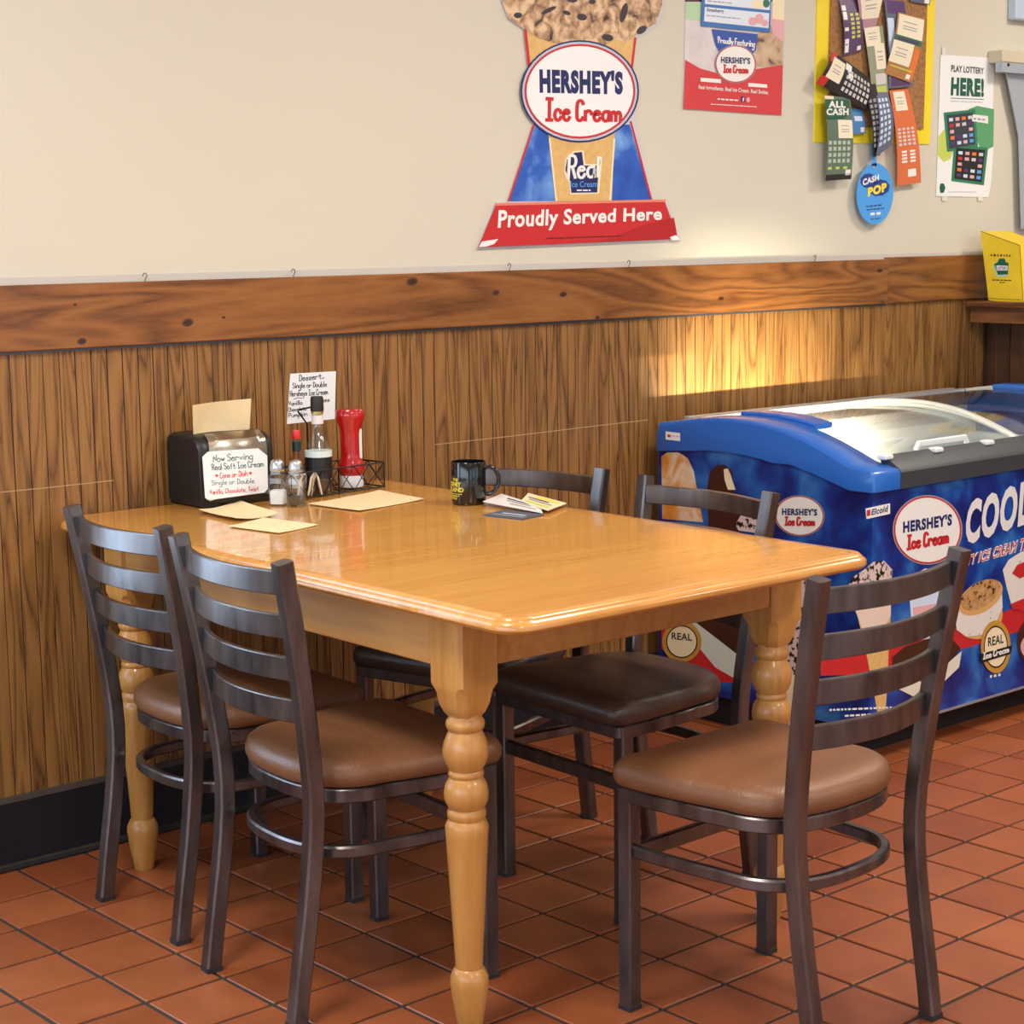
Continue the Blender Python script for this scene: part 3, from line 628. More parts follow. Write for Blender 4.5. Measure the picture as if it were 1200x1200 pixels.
# ---- printed film, front face
PF = Plane('y', YF, -1); PE = Plane('x', XF, -1)
def fl(name, P, layer, m): return flat(name, P, PF, layer, m, body)
def el(name, P, layer, m): return flat(name, P, PE, layer, m, body)
def logo(cx, cy, rx, ry, rot, pl, layer, parent, slope, ringm=RED, outer=None):
    """white oval with two lines of lettering"""
    flat('oval_border', ell(cx, cy, rx, ry, rot), pl, layer, outer or GREYP, parent); flat('oval_ring', ell(cx, cy, rx * .965, ry * .965, rot), pl, layer + 1, ringm, parent)
    flat('oval_panel', ell(cx, cy, rx * .92, ry * .92, rot), pl, layer + 2, WHITE, parent)
    w = rx * .70; h = ry * .34
    q = quad((cx - w, cy - ry * .02 - slope * -w), (cx + w, cy - ry * .02 - slope * w), (cx - w, cy - ry * .02 - h - slope * -w))
    text('lettering', "HERSHEY'S", q, pl, layer + 3, NAVY, parent, bold=.05)
    w2 = rx * .58; y2 = cy + ry * .46
    pen('lettering', 'Ice Cream', quad((cx - w2, y2 + slope * w2), (cx + w2, y2 - slope * w2), (cx - w2, y2 - ry * .38 + slope * w2)), pl, layer + 3, RED, parent, w=max(1.3, rx * .075), slant=.12)
fl('red_band', [(1026, 748), (1080, 742), (1130, 735), (1200, 708), (1245, 690), (1245, 722), (1200, 738), (1130, 760), (1085, 772), (1060, 800), (1026, 790)], 1, RED)
fl('red_band', [(960, 755), (1024, 745), (1024, 790), (962, 792)], 1, RED)
logo(1087, 621, 41, 41, -12, PF, 2, body, .16)
CoolM = mat('print_cool', (226, 226, 226), .4)
text('lettering', 'COOL', quad((1131, 640), (1205, 614), (1133, 588), (1207, 561)), PF, 3, CoolM, body, bold=.045, shear=.1)
text('lettering', 'TASTY ICE CREAM TREATS', quad((1117, 668), (1225, 638), (1119, 655), (1227, 622)), PF, 2, WHITE, body, bold=.08, shear=.2)
text('lettering', 'TASTY ICE CREAM TREATS', quad((1118, 666.8), (1224, 637.4), (1120, 656.2), (1226, 623.2)), PF, 3, RED, body, bold=.0, shear=.2)
t = slab('maker_plate', [(1014, 596), (1042, 590), (1042, 602), (1015, 608)], PF, 0, .003, WHITE, body); PFe = Plane('y', YF - .003, -1)
flat('plate_mark', [(1016, 598), (1020, 597), (1020, 604), (1016, 605)], PFe, 1, RED, body); text('lettering', 'Elcold', quad((1021, 604), (1041, 599.5), (1021, 597), (1041, 592)), PFe, 1, NAVY, body, bold=.03, shear=.2)
# crunch cone
speckle('print_cookies_cream', [(.42, (30, 22, 24)), (.48, (214, 196, 190))], 60, .4, 3); speckle('print_cookie', [(.36, (36, 22, 18)), (.42, (176, 130, 80)), (.7, (206, 164, 108))], 55, .4, 3)
speckle('print_vanilla', [(.28, (150, 150, 160)), (.33, (226, 222, 214))], 60, .4, 2)
fl('cone_print', [(998, 690), (1003, 676), (1012, 668), (1022, 660), (1034, 660), (1044, 668), (1044, 720), (1042, 745), (1040, 800), (1037, 845), (1030, 845), (1022, 800), (1012, 750), (1003, 715)], 3, WAFFLE)
fl('cream_print', [(996, 690), (1003, 676), (1014, 667), (1024, 660), (1036, 660), (1044, 668), (1044, 720), (1032, 745), (1024, 755), (1012, 740), (1001, 712)], 4, mat('print_swirl', (226, 206, 190), .4))
fl('crumb_print', [(990, 693), (1000, 676), (1012, 668), (1024, 658), (1036, 657), (1046, 668), (1044, 684), (1028, 680), (1016, 690), (1002, 686)], 5, 'print_cookies_cream')
fl('cup_print', [(1065, 690), (1070, 675), (1084, 666), (1098, 668), (1106, 680), (1106, 690), (1104, 745), (1070, 752)], 4, PALEBLUE); fl('cup_band', [(1070, 712), (1104, 706), (1104, 728), (1072, 734)], 5, PINK)
# brownie sandwich
fl('brownie_print', [(1046, 770), (1060, 758), (1110, 742), (1126, 760), (1100, 790), (1082, 800), (1046, 786)], 6, BROWN); fl('brownie_cream', [(1044, 783), (1084, 800), (1127, 763), (1124, 782), (1082, 822), (1042, 802)], 6, mat('print_ivory', (224, 220, 206), .4))
# cookie sandwich, sundae, cup at the edge
fl('sandwich_base', ell(1147, 722, 29, 26, -35), 4, TAN); fl('sandwich_cream', [(1119, 720), (1122, 706), (1174, 690), (1175, 712), (1166, 732), (1150, 744), (1132, 746), (1121, 738)], 5, 'print_vanilla')
fl('sandwich_top', ell(1149, 700, 29, 17, -33), 6, TAN); fl('cookie_print', ell(1149, 697, 26, 14, -33), 7, 'print_cookie')
fl('sundae_print', [(1175, 668), (1182, 656), (1196, 647), (1215, 640), (1232, 650), (1232, 700), (1222, 712), (1198, 716), (1186, 712), (1180, 690)], 5, 'print_vanilla')
fl('sauce_print', [(1186, 672), (1192, 662), (1206, 656), (1222, 658), (1222, 676), (1204, 674), (1195, 678)], 6, RED); fl('sauce_print', [(1184, 708), (1198, 702), (1222, 698), (1222, 712), (1200, 716), (1187, 714)], 6, RED)
fl('cup_print', ell(1212, 752, 20, 28, 0), 5, BROWN); fl('cup_cream', ell(1213, 758, 17, 16, 0), 6, PINK)
def badge(cx, cy, rx, ry, pl, layer, ribbon, slope):
    flat('badge_rim', ell(cx, cy, rx, ry), pl, layer, GOLD, body); flat('badge_line', ell(cx, cy, rx * .80, ry * .80), pl, layer + 1, BLACK, body); flat('badge_panel', ell(cx, cy, rx * .74, ry * .74), pl, layer + 2, CREAM, body)
    text('lettering', 'REAL', quad((cx - rx * .52, cy - ry * .08 + slope * rx), (cx + rx * .52, cy - ry * .08 - slope * rx), (cx - rx * .52, cy - ry * .42 + slope * rx)), pl, layer + 3, BLACK, body, bold=.02)
    if ribbon:
        flat('badge_ribbon', [(cx - rx * 1.1, cy + ry * .28), (cx + rx * 1.1, cy - ry * .06), (cx + rx * 1.0, cy + ry * .26), (cx - rx * 1.0, cy + ry * .62)], pl, layer + 4, BLACK, body)
        pen('lettering', 'Ice Cream', quad((cx - rx * .85, cy + ry * .47), (cx + rx * .85, cy + ry * .2), (cx - rx * .85, cy + ry * .24)), pl, layer + 5, WHITE, body, w=1.5, slant=.15)
badge(1167, 758, 17.5, 31, PF, 9, True, .13); dashes('lettering', 1160, 1174, 793, -.2, 3, PF, 4, WHITE, body, 3, 2, 4)
dashes('lettering', 972, 1062, 832, -.04, 2.2, PF, 6, WHITE, body, 4); dashes('lettering', 990, 1024, 839, -.06, 2.2, PF, 6, WHITE, body, 5)
# ---- printed film, end face
speckle('print_orange_bar', [(.35, (232, 214, 190)), (.5, (226, 162, 92)), (.62, (214, 134, 52))], 12, .4, 3, .6)
el('bar_print', [(776, 608), (775, 535), (782, 530), (795, 530), (806, 537), (813, 552), (818, 580), (824, 612)], 1, 'print_orange_bar')
el('bar_print', [(830, 616), (829, 570), (832, 553), (840, 545), (850, 545), (858, 552), (860, 575), (872, 640), (872, 660), (830, 650)], 1, mat('print_chocolate', (66, 30, 22), .4)); el('bar_bite', [(848, 550), (853, 549), (856, 556), (862, 574), (853, 574), (849, 562)], 2, CREAM)
el('nut_print', [(861, 616), (868, 604), (880, 600), (890, 604), (890, 625), (866, 622)], 3, 'print_cookies_cream')
logo(937, 604.5, 29.5, 24, 5, PE, 3, body, -.02)
el('sandwich_print', [(775, 722), (800, 724), (872, 770), (872, 800), (830, 800), (775, 760)], 1, RED); el('sandwich_print', [(806, 720), (872, 735), (867, 798), (840, 770)], 2, BROWN)
el('sandwich_print', [(788, 726), (806, 722), (868, 770), (866, 798), (838, 782), (820, 760)], 3, mat('print_mint', (206, 216, 206), .4)); el('sandwich_print', [(830, 726), (868, 736), (866, 770)], 4, BROWN)
badge(799, 752, 23, 24, PE, 5, False, -.04)
el('cone_print', [(912, 740), (918, 690), (935, 660), (952, 690), (950, 760), (935, 800), (918, 795)], 1, 'print_cookies_cream'); el('cone_wrap', [(918, 790), (946, 792), (940, 850), (924, 850)], 2, CREAM)
PC = Plane('x', XF - .012, -1); flat('sticker', [(780, 505.5), (797, 507.5), (797, 517), (780, 515)], PC, 1, WHITE, body); flat('sticker_mark', [(782, 509), (786, 509.5), (786, 512.5), (782, 512)], PC, 2, RED, body); dashes('sticker_mark', 787, 796, 511, .08, 1.6, PC, 2, PINK, body, 9)

# ------------------------------------------------------------------ things on the table
mat('dispenser_black', (24, 24, 27), .42, bump=(300, .1)); mat('chrome', (190, 182, 166), .22, 1.0); mat('paper_card', (232, 234, 236), .7)
NAPM = mat('napkin_paper', (236, 210, 164), .85, bump=(240, .3), vary=(14, .06))
def spot(px, py): return on_z(px, py, TT)
D = thing('napkin_dispenser', 'black napkin dispenser with chrome front and handwritten soft ice cream card', 'napkin dispenser', (2.276, 3.5725, TT))
dl = D.location; x0, x1, y0, y1 = -.098, .098, -.0725, .0725
side = [(y0 + .006, 0), (y0, .012), (y0 + .004, .13), (y0 + .012, .148), (y0 + .03, .158), (y1 - .016, .162), (y1 - .004, .156), (y1, .14), (y1, .012), (y1 - .006, 0)]
bd = MB().loft([[(x, y * s, .08 + (z - .08) * s) for y, z in side] for x, s in ((x0, .93), (x0 + .006, .98), (x0 + .016, 1), (x1 - .016, 1), (x1 - .006, .98), (x1, .93))]).build('body', 'dispenser_black', D, smooth=50)
fp = []
for i in range(13):
    u = -1 + 2 * i / 12; bow = .012 * (1 - u * u)
    fp.append([(u * .080, y0 - .002 - bow, .016 + .010 * (1 - u * u)), (u * .076, y0 - .002 - bow, .132), (u * .074, y0 + .004 - bow * .9, .150), (u * .072, y0 + .024, .164), (u * .072, y0 + .03, .155), (u * .076, y0 + .01, .13), (u * .076, y0 + .006, .02)])
MB().loft(fp).build('faceplate', 'chrome', D, smooth=40)
PD = Plane('y', dl.y + y0 - .0145, -1)
card = slab('sign_card', [(243.7, 529.3), (302.3, 525.3), (313, 534), (313.7, 572.7), (309.7, 577.3), (243.7, 586), (240.3, 583.3), (237, 535.3)], PD, 0, .0008, 'paper_card', D)
PD2 = Plane('y', PD.v - .0008, -1); TEAL = mat('ink_teal', (40, 110, 112), .6); ROSE = mat('ink_red', (206, 60, 64), .6); MGREY = mat('ink_grey', (90, 124, 128), .6)
pen('handwriting', 'Now Serving', quad((250, 541.5), (296, 538), (250, 533.5), (296, 530)), PD2, 1, TEAL, card, w=.9); pen('handwriting', 'Real Soft Ice Cream', quad((249, 551), (309, 546.5), (248, 544), (308, 539.5)), PD2, 1, TEAL, card, w=.9)
pen('handwriting', 'Cone or Dish', quad((258, 560.5), (290, 557.5), (258, 554), (290, 551)), PD2, 1, ROSE, card, w=.8); pen('handwriting', 'Single or Double', quad((248, 568.5), (298, 566), (248, 563), (298, 560)), PD2, 1, MGREY, card, w=.7); pen('handwriting', 'Vanilla, Chocolate, Twist', quad((246, 579.5), (303, 575), (246, 574), (303, 569.5)), PD2, 1, ROSE, card, w=.7)
for hx, hy in ((254, 557.5), (293.5, 554.5)): flat('heart', [(hx, hy + 2.2), (hx - 2, hy - .4), (hx - 1.2, hy - 1.8), (hx, hy - .8), (hx + 1.2, hy - 1.8), (hx + 2, hy - .4)], PD2, 1, ROSE, card)
nb = []
for i in range(15):
    u = i / 14; bow = .010 * math.sin(PI * u) + .004 * math.sin(5 * u)
    nb.append([(-.070 + .146 * u + .0, -.002 + bow, .15), (-.072 + .148 * u, -.006 + bow * 1.5, .185), (-.076 + .152 * u, -.014 + bow, .226 + .005 * u), (-.076 + .152 * u, -.0125 + bow, .226 + .005 * u), (-.072 + .148 * u, -.0045 + bow * 1.5, .185), (-.070 + .146 * u, -.0005 + bow, .15)])
MB().loft(nb).build('napkin', NAPM, D, smooth=60)
# loose napkins
def loose(pts, lab, dz, lift):
    P = [spot(*q) for q in pts]; c = sum(P, Vector()) / len(P); n = 8; V = []
    for a in range(n + 1):
        for k in range(n + 1):
            u, v = a / n, k / n; p = (P[0] * (1 - u) + P[1] * u) * (1 - v) + (P[3] * (1 - u) + P[2] * u) * v
            p.z = TT + .0008 + dz + lift * (abs(math.sin(3.1 * u + 1)) * (u - .5) ** 2 * 3 + .5 * (v - .5) ** 2 * 2 * abs(math.cos(4 * v))); V.append(p)
    m = n + 1; F = [(a * m + k, (a + 1) * m + k, (a + 1) * m + k + 1, a * m + k + 1) for a in range(n) for k in range(n)]
    V2 = [p + Vector((0, 0, .0007)) for p in V]; o = len(V); b = MB().add(V + V2, [f[::-1] for f in F] + [tuple(i + o for i in f) for f in F])
    rim = [k for k in range(m)] + [a * m + n for a in range(1, m)] + [n * m + k for k in range(n - 1, -1, -1)] + [a * m for a in range(n - 1, 0, -1)]
    b.f += [(rim[i], rim[(i + 1) % len(rim)], rim[(i + 1) % len(rim)] + o, rim[i] + o) for i in range(len(rim))]
    c.z = TT; return tag(b.build('paper_napkin', NAPM, None, c, smooth=60), lab, 'napkin', 'loose brown napkins on the table')
loose([(233, 602), (279, 590), (327, 605), (277, 612)], 'brown paper napkin with raised corner, right in front of dispenser', 0, .010)
loose([(267, 618), (309, 608), (373, 616), (327, 626)], 'brown paper napkin lying flat, nearest the viewer', 0, .002)
loose([(361, 592), (445, 576), (497, 586), (421, 600)], 'largest brown paper napkin, flat in front of wire caddy', 0, .003)
# shakers
mat('steel_lid', (196, 196, 196), .25, 1.0); mat('salt_grain', (240, 240, 238), .9, bump=(400, .4)); mat('pepper_grain', (74, 62, 50), .9, vary=(300, .6))
def shaker(px, py, fill, fm, lab):
    c = spot(px, py); c.z = TT; S = thing('glass_shaker', lab, 'shaker', c, math.radians(38), 'salt and pepper shakers')
    def sq(h, z, ch=.3): k = h * ch; return [(-h + k, -h, z), (h - k, -h, z), (h, -h + k, z), (h, h - k, z), (h - k, h, z), (-h + k, h, z), (-h, h - k, z), (-h, -h + k, z)]
    MB().loft([sq(.0175, 0), sq(.0185, .002), sq(.0185, .055), sq(.0165, .066), sq(.0140, .074), sq(.0140, .082)]).build('jar', CLEAR, S, smooth=30)
    MB().loft([sq(.0155, .004), sq(.0160, fill), sq(.0150, fill + .004)]).build('contents', fm, S, smooth=40)
    MB().lathe([(.0, .078), (.0158, .078), (.0165, .081), (.0165, .090), (.0150, .094), (.0148, .096), (.013, .101), (.008, .1045), (.0, .1055)], n=20).build('lid', 'steel_lid', S, smooth=40)
shaker(326.5, 592, .030, 'salt_grain', 'glass shaker with white salt, in front of dispenser corner'); shaker(348, 593, .018, 'pepper_grain', 'glass shaker with dark pepper, next to wire caddy')
# wire caddy
mat('wire_black', (20, 19, 19), .4, .4)
ca = math.radians(5); C0 = spot(360, 585)
K = thing('condiment_caddy', 'black wire condiment caddy with crossed sides holding bottles', 'caddy', (C0.x - .045, C0.y - .004, TT), ca)
LW, LD, LH = .285, .115, .062
def wire(pts, name, par=K, r=.0032): return MB().sweep(pts, r, r, ref=(.3, .2, 1), rnd=6).build(name, 'wire_black', par, smooth=60)
for z, nm in ((.004, 'bottom_wire'), (LH, 'rim_wire')): MB().sweep([(0, 0, z), (LW, 0, z), (LW, LD, z), (0, LD, z)], .004, .004, closed=True, rnd=6).build(nm, 'wire_black', K)
for x, y in ((0, 0), (LW, 0), (LW, LD), (0, LD), (LW / 2, 0), (LW / 2, LD)): wire([(x, y, 0), (x, y, LH)], 'upright')
for k in range(6):
    a = LW * k / 6; c = LW * (k + 1) / 6
    for y in (0, LD): wire([(a, y, .004), (c, y, LH)], 'cross_wire', r=.0024); wire([(c, y, .004), (a, y, LH)], 'cross_wire', r=.0024)
for k in range(2):
    a = LD * k / 2; c = LD * (k + 1) / 2
    for x in (0, LW): wire([(x, a, .004), (x, c, LH)], 'cross_wire', r=.0024); wire([(x, c, .004), (x, a, LH)], 'cross_wire', r=.0024)
for k in range(1, 10): wire([(LW * k / 10, 0, .004), (LW * k / 10, LD, .004)], 'floor_wire', r=.0024)
hx = .112; wire([(hx - .012, LD * .5, .004), (hx - .012, LD * .5, .165), (hx - .038, LD * .5, .196), (hx - .036, LD * .5, .200), (hx + .036, LD * .5, .206), (hx + .038, LD * .5, .202), (hx + .012, LD * .5, .165), (hx + .012, LD * .5, .004)], 'handle', r=.0045)
def incaddy(u, v):
    c, s = math.cos(ca), math.sin(ca); L = K.location; return (L.x + u * c - v * s, L.y + u * s + v * c, TT + .007)
# vinegar bottle
V = thing('vinegar_bottle', 'tall clear vinegar bottle with black cap and black label in caddy', 'bottle', incaddy(.108, .030))
MB().lathe([(0, 0), (.027, 0), (.030, .004), (.031, .075), (.031, .088), (.028, .102), (.020, .130), (.0145, .150), (.0135, .158), (.0132, .188), (0, .188)], n=28).build('glass_body', CLEAR, V, smooth=40)
MB().lathe([(0, .002), (.028, .002), (.0295, .07), (.0285, .088), (0, .088)], n=24).build('vinegar', mat('vinegar', (54, 34, 24), .15), V, smooth=40)
MB().lathe([(.0316, .034), (.0317, .034), (.0317, .090), (.0316, .090)], n=28).build('label', mat('label_black', (22, 21, 22), .4), V)
MB().lathe([(.0318, .084), (.0320, .084), (.0318, .098), (.0296, .098)], n=28).build('label_top', mat('label_mint', (206, 220, 216), .5), V, smooth=40)
MB().lathe([(.0136, .160), (.0140, .160), (.0140, .180), (.0136, .180)], n=24).build('neck_label', mat('neck_paper', (222, 214, 212), .5), V); MB().lathe([(.0138, .183), (.0145, .183), (.0145, .191), (.0138, .191)], n=24).build('gold_band', mat('gold_foil', (190, 164, 88), .3, .7), V)
MB().lathe([(0, .189), (.0150, .189), (.0156, .192), (.0150, .218), (.0135, .223), (0, .2235)], n=24).build('cap', mat('cap_black', (30, 31, 28), .5), V, smooth=40)
# pepper sauce bottle
H = thing('hot_sauce_bottle', 'small glass pepper sauce bottle with red cap and green neck band', 'bottle', incaddy(.062, .052))
MB().lathe([(0, 0), (.020, 0), (.0215, .004), (.0215, .066), (.018, .078), (.0098, .092), (.0092, .104), (.0092, .128), (0, .128)], n=24).build('glass_body', glass('sauce_glass', (.92, .84, .76)), H, smooth=40)
MB().lathe([(0, .003), (.0195, .003), (.0195, .05), (0, .05)], n=20).build('sauce', mat('pepper_sauce', (170, 70, 30), .2), H, smooth=40)
MB().lathe([(.0095, .098), (.0104, .098), (.0104, .122), (.0095, .122)], n=20).build('neck_band', mat('neck_green', (18, 44, 36), .35), H); MB().lathe([(0, .128), (.0096, .128), (.0104, .131), (.0104, .143), (.0085, .147), (0, .1475)], n=20).build('cap', mat('cap_red', (206, 44, 40), .35), H, smooth=40)
flat_d = mat('label_white', (232, 228, 216), .5)
MB().lathe([(.0217, .014), (.0219, .014), (.0219, .05), (.0217, .05)], n=24).build('label', flat_d, H)
# ketchup bottle standing on its cap
Q = thing('ketchup_bottle', 'red ketchup bottle standing upside down on white cap in caddy', 'bottle', incaddy(.222, .045), math.radians(-35))
MB().lathe([(0, 0), (.027, 0), (.0285, .003), (.0275, .024), (.026, .027), (0, .027)], n=28).build('cap', mat('cap_white', (228, 230, 236), .4), Q, smooth=40)
bodyK = MB().lathe([(0, .027), (.025, .027), (.030, .034), (.0325, .046), (.029, .058), (.0255, .066), (.0245, .078), (.0245, .125), (.0265, .142), (.032, .156), (.0345, .166), (.034, .178), (.030, .184), (0, .186)], n=28, sx=1, sy=.72)
bodyK.build('body', mat('ketchup_red', (176, 22, 22), .18, coat=.5), Q, smooth=50)
MB().box(.018, .0262, -.010, .008, .066, .138, ch=.002).build('label', flat_d, Q)
for k in range(8): MB().box(.0255, .0265, -.006, .004, .072 + k * .0078, .0755 + k * .0078).build('label_print', GREYP, Q)
# sugar packets and creamers in the caddy
pk = MB().box(-.020, .020, -.0015, .0015, 0, .050, ch=.001)
pm_ = [mat('packet_white', (224, 214, 200), .7), mat('packet_tan', (198, 176, 146), .7), mat('packet_grey', (150, 142, 140), .7)]
for i in range(7):
    o = MB().box(-.019, .019, -.0022, .0022, 0, .046, ch=.0015).build('sugar_packet', pm_[i % 3]); p = incaddy(.030 + .011 * i, .012 + .004 * (i % 3)); o.location = (p[0], p[1], p[2] + .003); o.rotation_euler = (random.uniform(-.25, .25), random.uniform(-.3, .3), random.uniform(.5, 1.2))
    tag(o, 'folded sugar packet inside wire caddy below the bottles', 'packet', 'sugar packets in the caddy')
# mug
mc = spot(549.5, 590); G = thing('coffee_mug', 'black ceramic mug with yellow lettering near the table middle', 'mug', (mc.x, mc.y, TT))
mat('mug_black', (14, 14, 16), .12, coat=.4)
MB().lathe([(0, .003), (.030, .003), (.032, 0), (.0365, .002), (.0385, .008), (.0392, .05), (.0395, .094), (.0385, .0958), (.0365, .095), (.0362, .05), (.035, .012), (0, .009)], n=40).build('body', 'mug_black', G, smooth=40)
ha = math.atan2(_rt.y, _rt.x); hd = Vector((math.cos(ha), math.sin(ha), 0))
hp = [hd * r + Vector((0, 0, z)) for r, z in ((.036, .080), (.048, .083), (.060, .077), (.067, .062), (.067, .044), (.060, .029), (.048, .021), (.036, .022))]
MB().sweep(hp, .010, .014, ref=Vector((-hd.y, hd.x, 0)), rnd=10).build('handle', 'mug_black', G, smooth=60)
YM = mat('mug_print', (206, 190, 60), .4)
def wraptext(s, z0, z1, a0, a1, m, bold):
    """lettering wrapped round the mug"""
    cu = bpy.data.curves.new('t', 'FONT'); cu.body = s; cu.offset = bold; cu.resolution_u = 2; ob = bpy.data.objects.new('t', cu); COL.objects.link(ob); bpy.context.view_layer.update(); me = bpy.data.meshes.new_from_object(ob)
    xs = [v.co.x for v in me.vertices]; ys = [v.co.y for v in me.vertices]; vs = []
    for v in me.vertices:
        a = math.radians(a0 + (a1 - a0) * (v.co.x - min(xs)) / (max(xs) - min(xs))); z = z0 + (z1 - z0) * (v.co.y - min(ys)) / (max(ys) - min(ys)); vs.append((.0398 * math.cos(a), .0398 * math.sin(a), z))
    MB().add(vs, [tuple(p.vertices) for p in me.polygons]).build('lettering', m, G); bpy.data.objects.remove(ob); bpy.data.curves.remove(cu); bpy.data.meshes.remove(me)
va = math.degrees(math.atan2(-mc.y, -mc.x)); wraptext('THE', .054, .061, va - 62, va - 36, YM, .04); wraptext('CONEY', .042, .053, va - 84, va - 25, YM, .05); wraptext('ISLAND', .030, .041, va - 86, va - 16, YM, .05)
for k, (z, a) in enumerate(((.0245, 28), (.0205, 36), (.017, 38), (.0135, 42))):
    rr = random.Random(k); A = va - 72; b = MB()
    while A < va - a: w = rr.uniform(4, 9); b.add([(.0398 * math.cos(math.radians(q)), .0398 * math.sin(math.radians(q)), zz) for q, zz in ((A, z), (A + w, z), (A + w, z + .0022), (A, z + .0022))], [(0, 1, 2, 3)]); A += w + 2
    b.build('lettering', YM, G)
# leaflets
PTt = Plane('z', TT, 1)
def leaflet(pts, lab, m, lift, z0, marks):
    P = [spot(*q) for q in pts]; c = sum(P, Vector()) / 4; c.z = TT
    for i, p in enumerate(P): p.z = TT + z0 + lift[i]
    o = MB().loft([P, [p + Vector((0, 0, .0016)) for p in P]]).build('leaflet', m, None, c); tag(o, lab, 'leaflet', 'leaflets beside the mug')
    for (u0, v0, u1, v1, mm) in marks:
        def at(u, v): return (P[0] * (1 - u) + P[1] * u) * (1 - v) + (P[3] * (1 - u) + P[2] * u) * v + Vector((0, 0, .0019))
        MB().add([at(u0, v0), at(u1, v0), at(u1, v1), at(u0, v1)], [(0, 1, 2, 3)]).build('print', mm, o, c)
ST = mat('leaflet_slate', (70, 84, 100), .35); IV = mat('leaflet_ivory', (232, 216, 176), .6)
leaflet([(566, 604.5), (612, 609.5), (638, 604), (590, 598.5)], 'dark slate-blue leaflet lying nearest the viewer beside mug', ST, (0, 0, 0, 0), .0006, [(.1, .2, .9, .35, GREYP), (.2, .5, .8, .6, PALEBLUE)])
leaflet([(566, 593), (636, 604), (632, 597), (588, 586)], 'folded white printed leaflet, middle one beside mug', mat('leaflet_white', (222, 218, 212), .5), (.006, .001, .004, .010), .003, [(.3, .5, .8, .62, GREYP), (.25, .7, .85, .8, INK), (.4, .25, .9, .35, GREYP)])
leaflet([(610, 593), (642, 603), (664, 594), (619, 583.5)], 'cream yellow printed leaflet, farthest one beside mug', IV, (.003, .002, .001, .004), .006, [(.1, .15, .9, .28, LIME), (.15, .4, .85, .5, GREYP), (.1, .58, .7, .66, INK), (.3, .75, .9, .9, YELLOW)])

# ------------------------------------------------------------------ things on the wall
PWp = Plane('y', WALL - .0045, -1)          # panelling
PU = Plane('y', WALL + .004, -1)            # painted wall
def wallthing(name, lab, cat, px, py, pl, group=None): return thing(name, lab, cat, pl.at(px, py, 0), 0, group)
# handwritten dessert card
W1 = wallthing('dessert_card', 'handwritten white dessert list card on panelling behind the bottles', 'sign', 365, 497, PWp)
c = slab('card', [(340, 438), (393.5, 435), (392, 491), (336, 497)], PWp, 0, .001, 'paper_card', W1); P2 = Plane('y', PWp.v - .001, -1)
for s, q, w in (('Dessert..', ((351, 446.5), (380, 443.5), (351, 439.5)), .9), ('Single or Double', ((343, 455), (383, 453), (343, 449)), .8), ('Hersheys Ice Cream', ((340, 464.5), (384, 462), (340, 458)), .8), ('Vanilla', ((338.5, 475.5), (354, 474), (338.5, 470.5)), .8), ('Shakes', ((369, 472), (386, 470.5), (369, 467)), .8), ('Chocolate', ((338, 482.5), (359, 480.5), (338, 478)), .8), ('Pumpkin', ((338.5, 489), (360, 487), (338.5, 484.5)), .8)):
    pen('handwriting', s, quad(*q), P2, 1, INK, W1, w=w)
line('underline', [(344, 468), (350, 466), (354, 467)], .7, P2, 1, INK, W1)
# cone-shaped hanging sign
S = wallthing('ice_cream_sign', 'large cone-shaped cardboard ice cream sign with red banner on beige wall', 'sign', 678, 290, PU)
mat('sign_edge', (200, 200, 206), .5)
outl = [(558, 292), (580, 237), (594, 236.5), (626, 140), (612, 110), (617, 78), (614, 36), (594, 22), (588, 4), (586, -40), (620, -80), (690, -95), (760, -70), (776, -30), (777, 6), (770, 30), (745, 45), (740, 76), (748, 105), (742, 140), (765, 235), (780, 234), (797, 282)]
slab('backboard', outl, PU, 0, .005, 'sign_edge', S); P1 = Plane('y', PU.v - .005, -1)
speckle('print_sign_blue', [(.2, (26, 60, 150)), (.5, (44, 96, 190)), (.7, (120, 170, 232)), (.85, (214, 230, 250))], 9, .35, 4, .5)
flat('blue_panel', [(597, 236), (627, 146), (738, 146), (763, 234.5)], P1, 1, 'print_sign_blue', S); line('panel_edge', [(596, 236), (627, 142)], 2.2, P1, 2, RED, S); line('panel_edge', [(739, 142), (763.5, 234.5)], 2.2, P1, 2, RED, S)
flat('cone_edge', [(614, 34), (746, 44), (742, 78), (730, 110), (632, 110), (618, 78)], P1, 1, RED, S); flat('cone_print', [(617, 34), (743, 44), (739, 78), (720, 160), (717, 235), (653, 236), (643, 160), (622, 78)], P1, 3, WAFFLE, S)
line('cone_glow', [(644, 162), (652, 236)], 2, P1, 4, CREAM, S); line('cone_glow', [(720, 162), (715, 235)], 2, P1, 4, CREAM, S)
for i in range(7):
    line('waffle_line', [(648 + i * 4, 166 + i * 9), (660 + i * 9, 160 + i * 3)], .6, P1, 4, TAN, S)
speckle('print_scoop', [(.34, (60, 45, 44)), (.41, (144, 112, 84)), (.5, (184, 148, 112)), (.63, (224, 196, 158))], 34, .5, 9, .5)
flat('scoop_print', [(596, 21), (589, 3), (587, -38), (621, -78), (690, -93), (759, -68), (775, -29), (776, 5), (769, 27), (747, 40), (735, 50), (722, 46), (705, 55), (690, 48), (670, 54), (648, 50), (630, 44), (612, 32)], P1, 5, 'print_scoop', S)
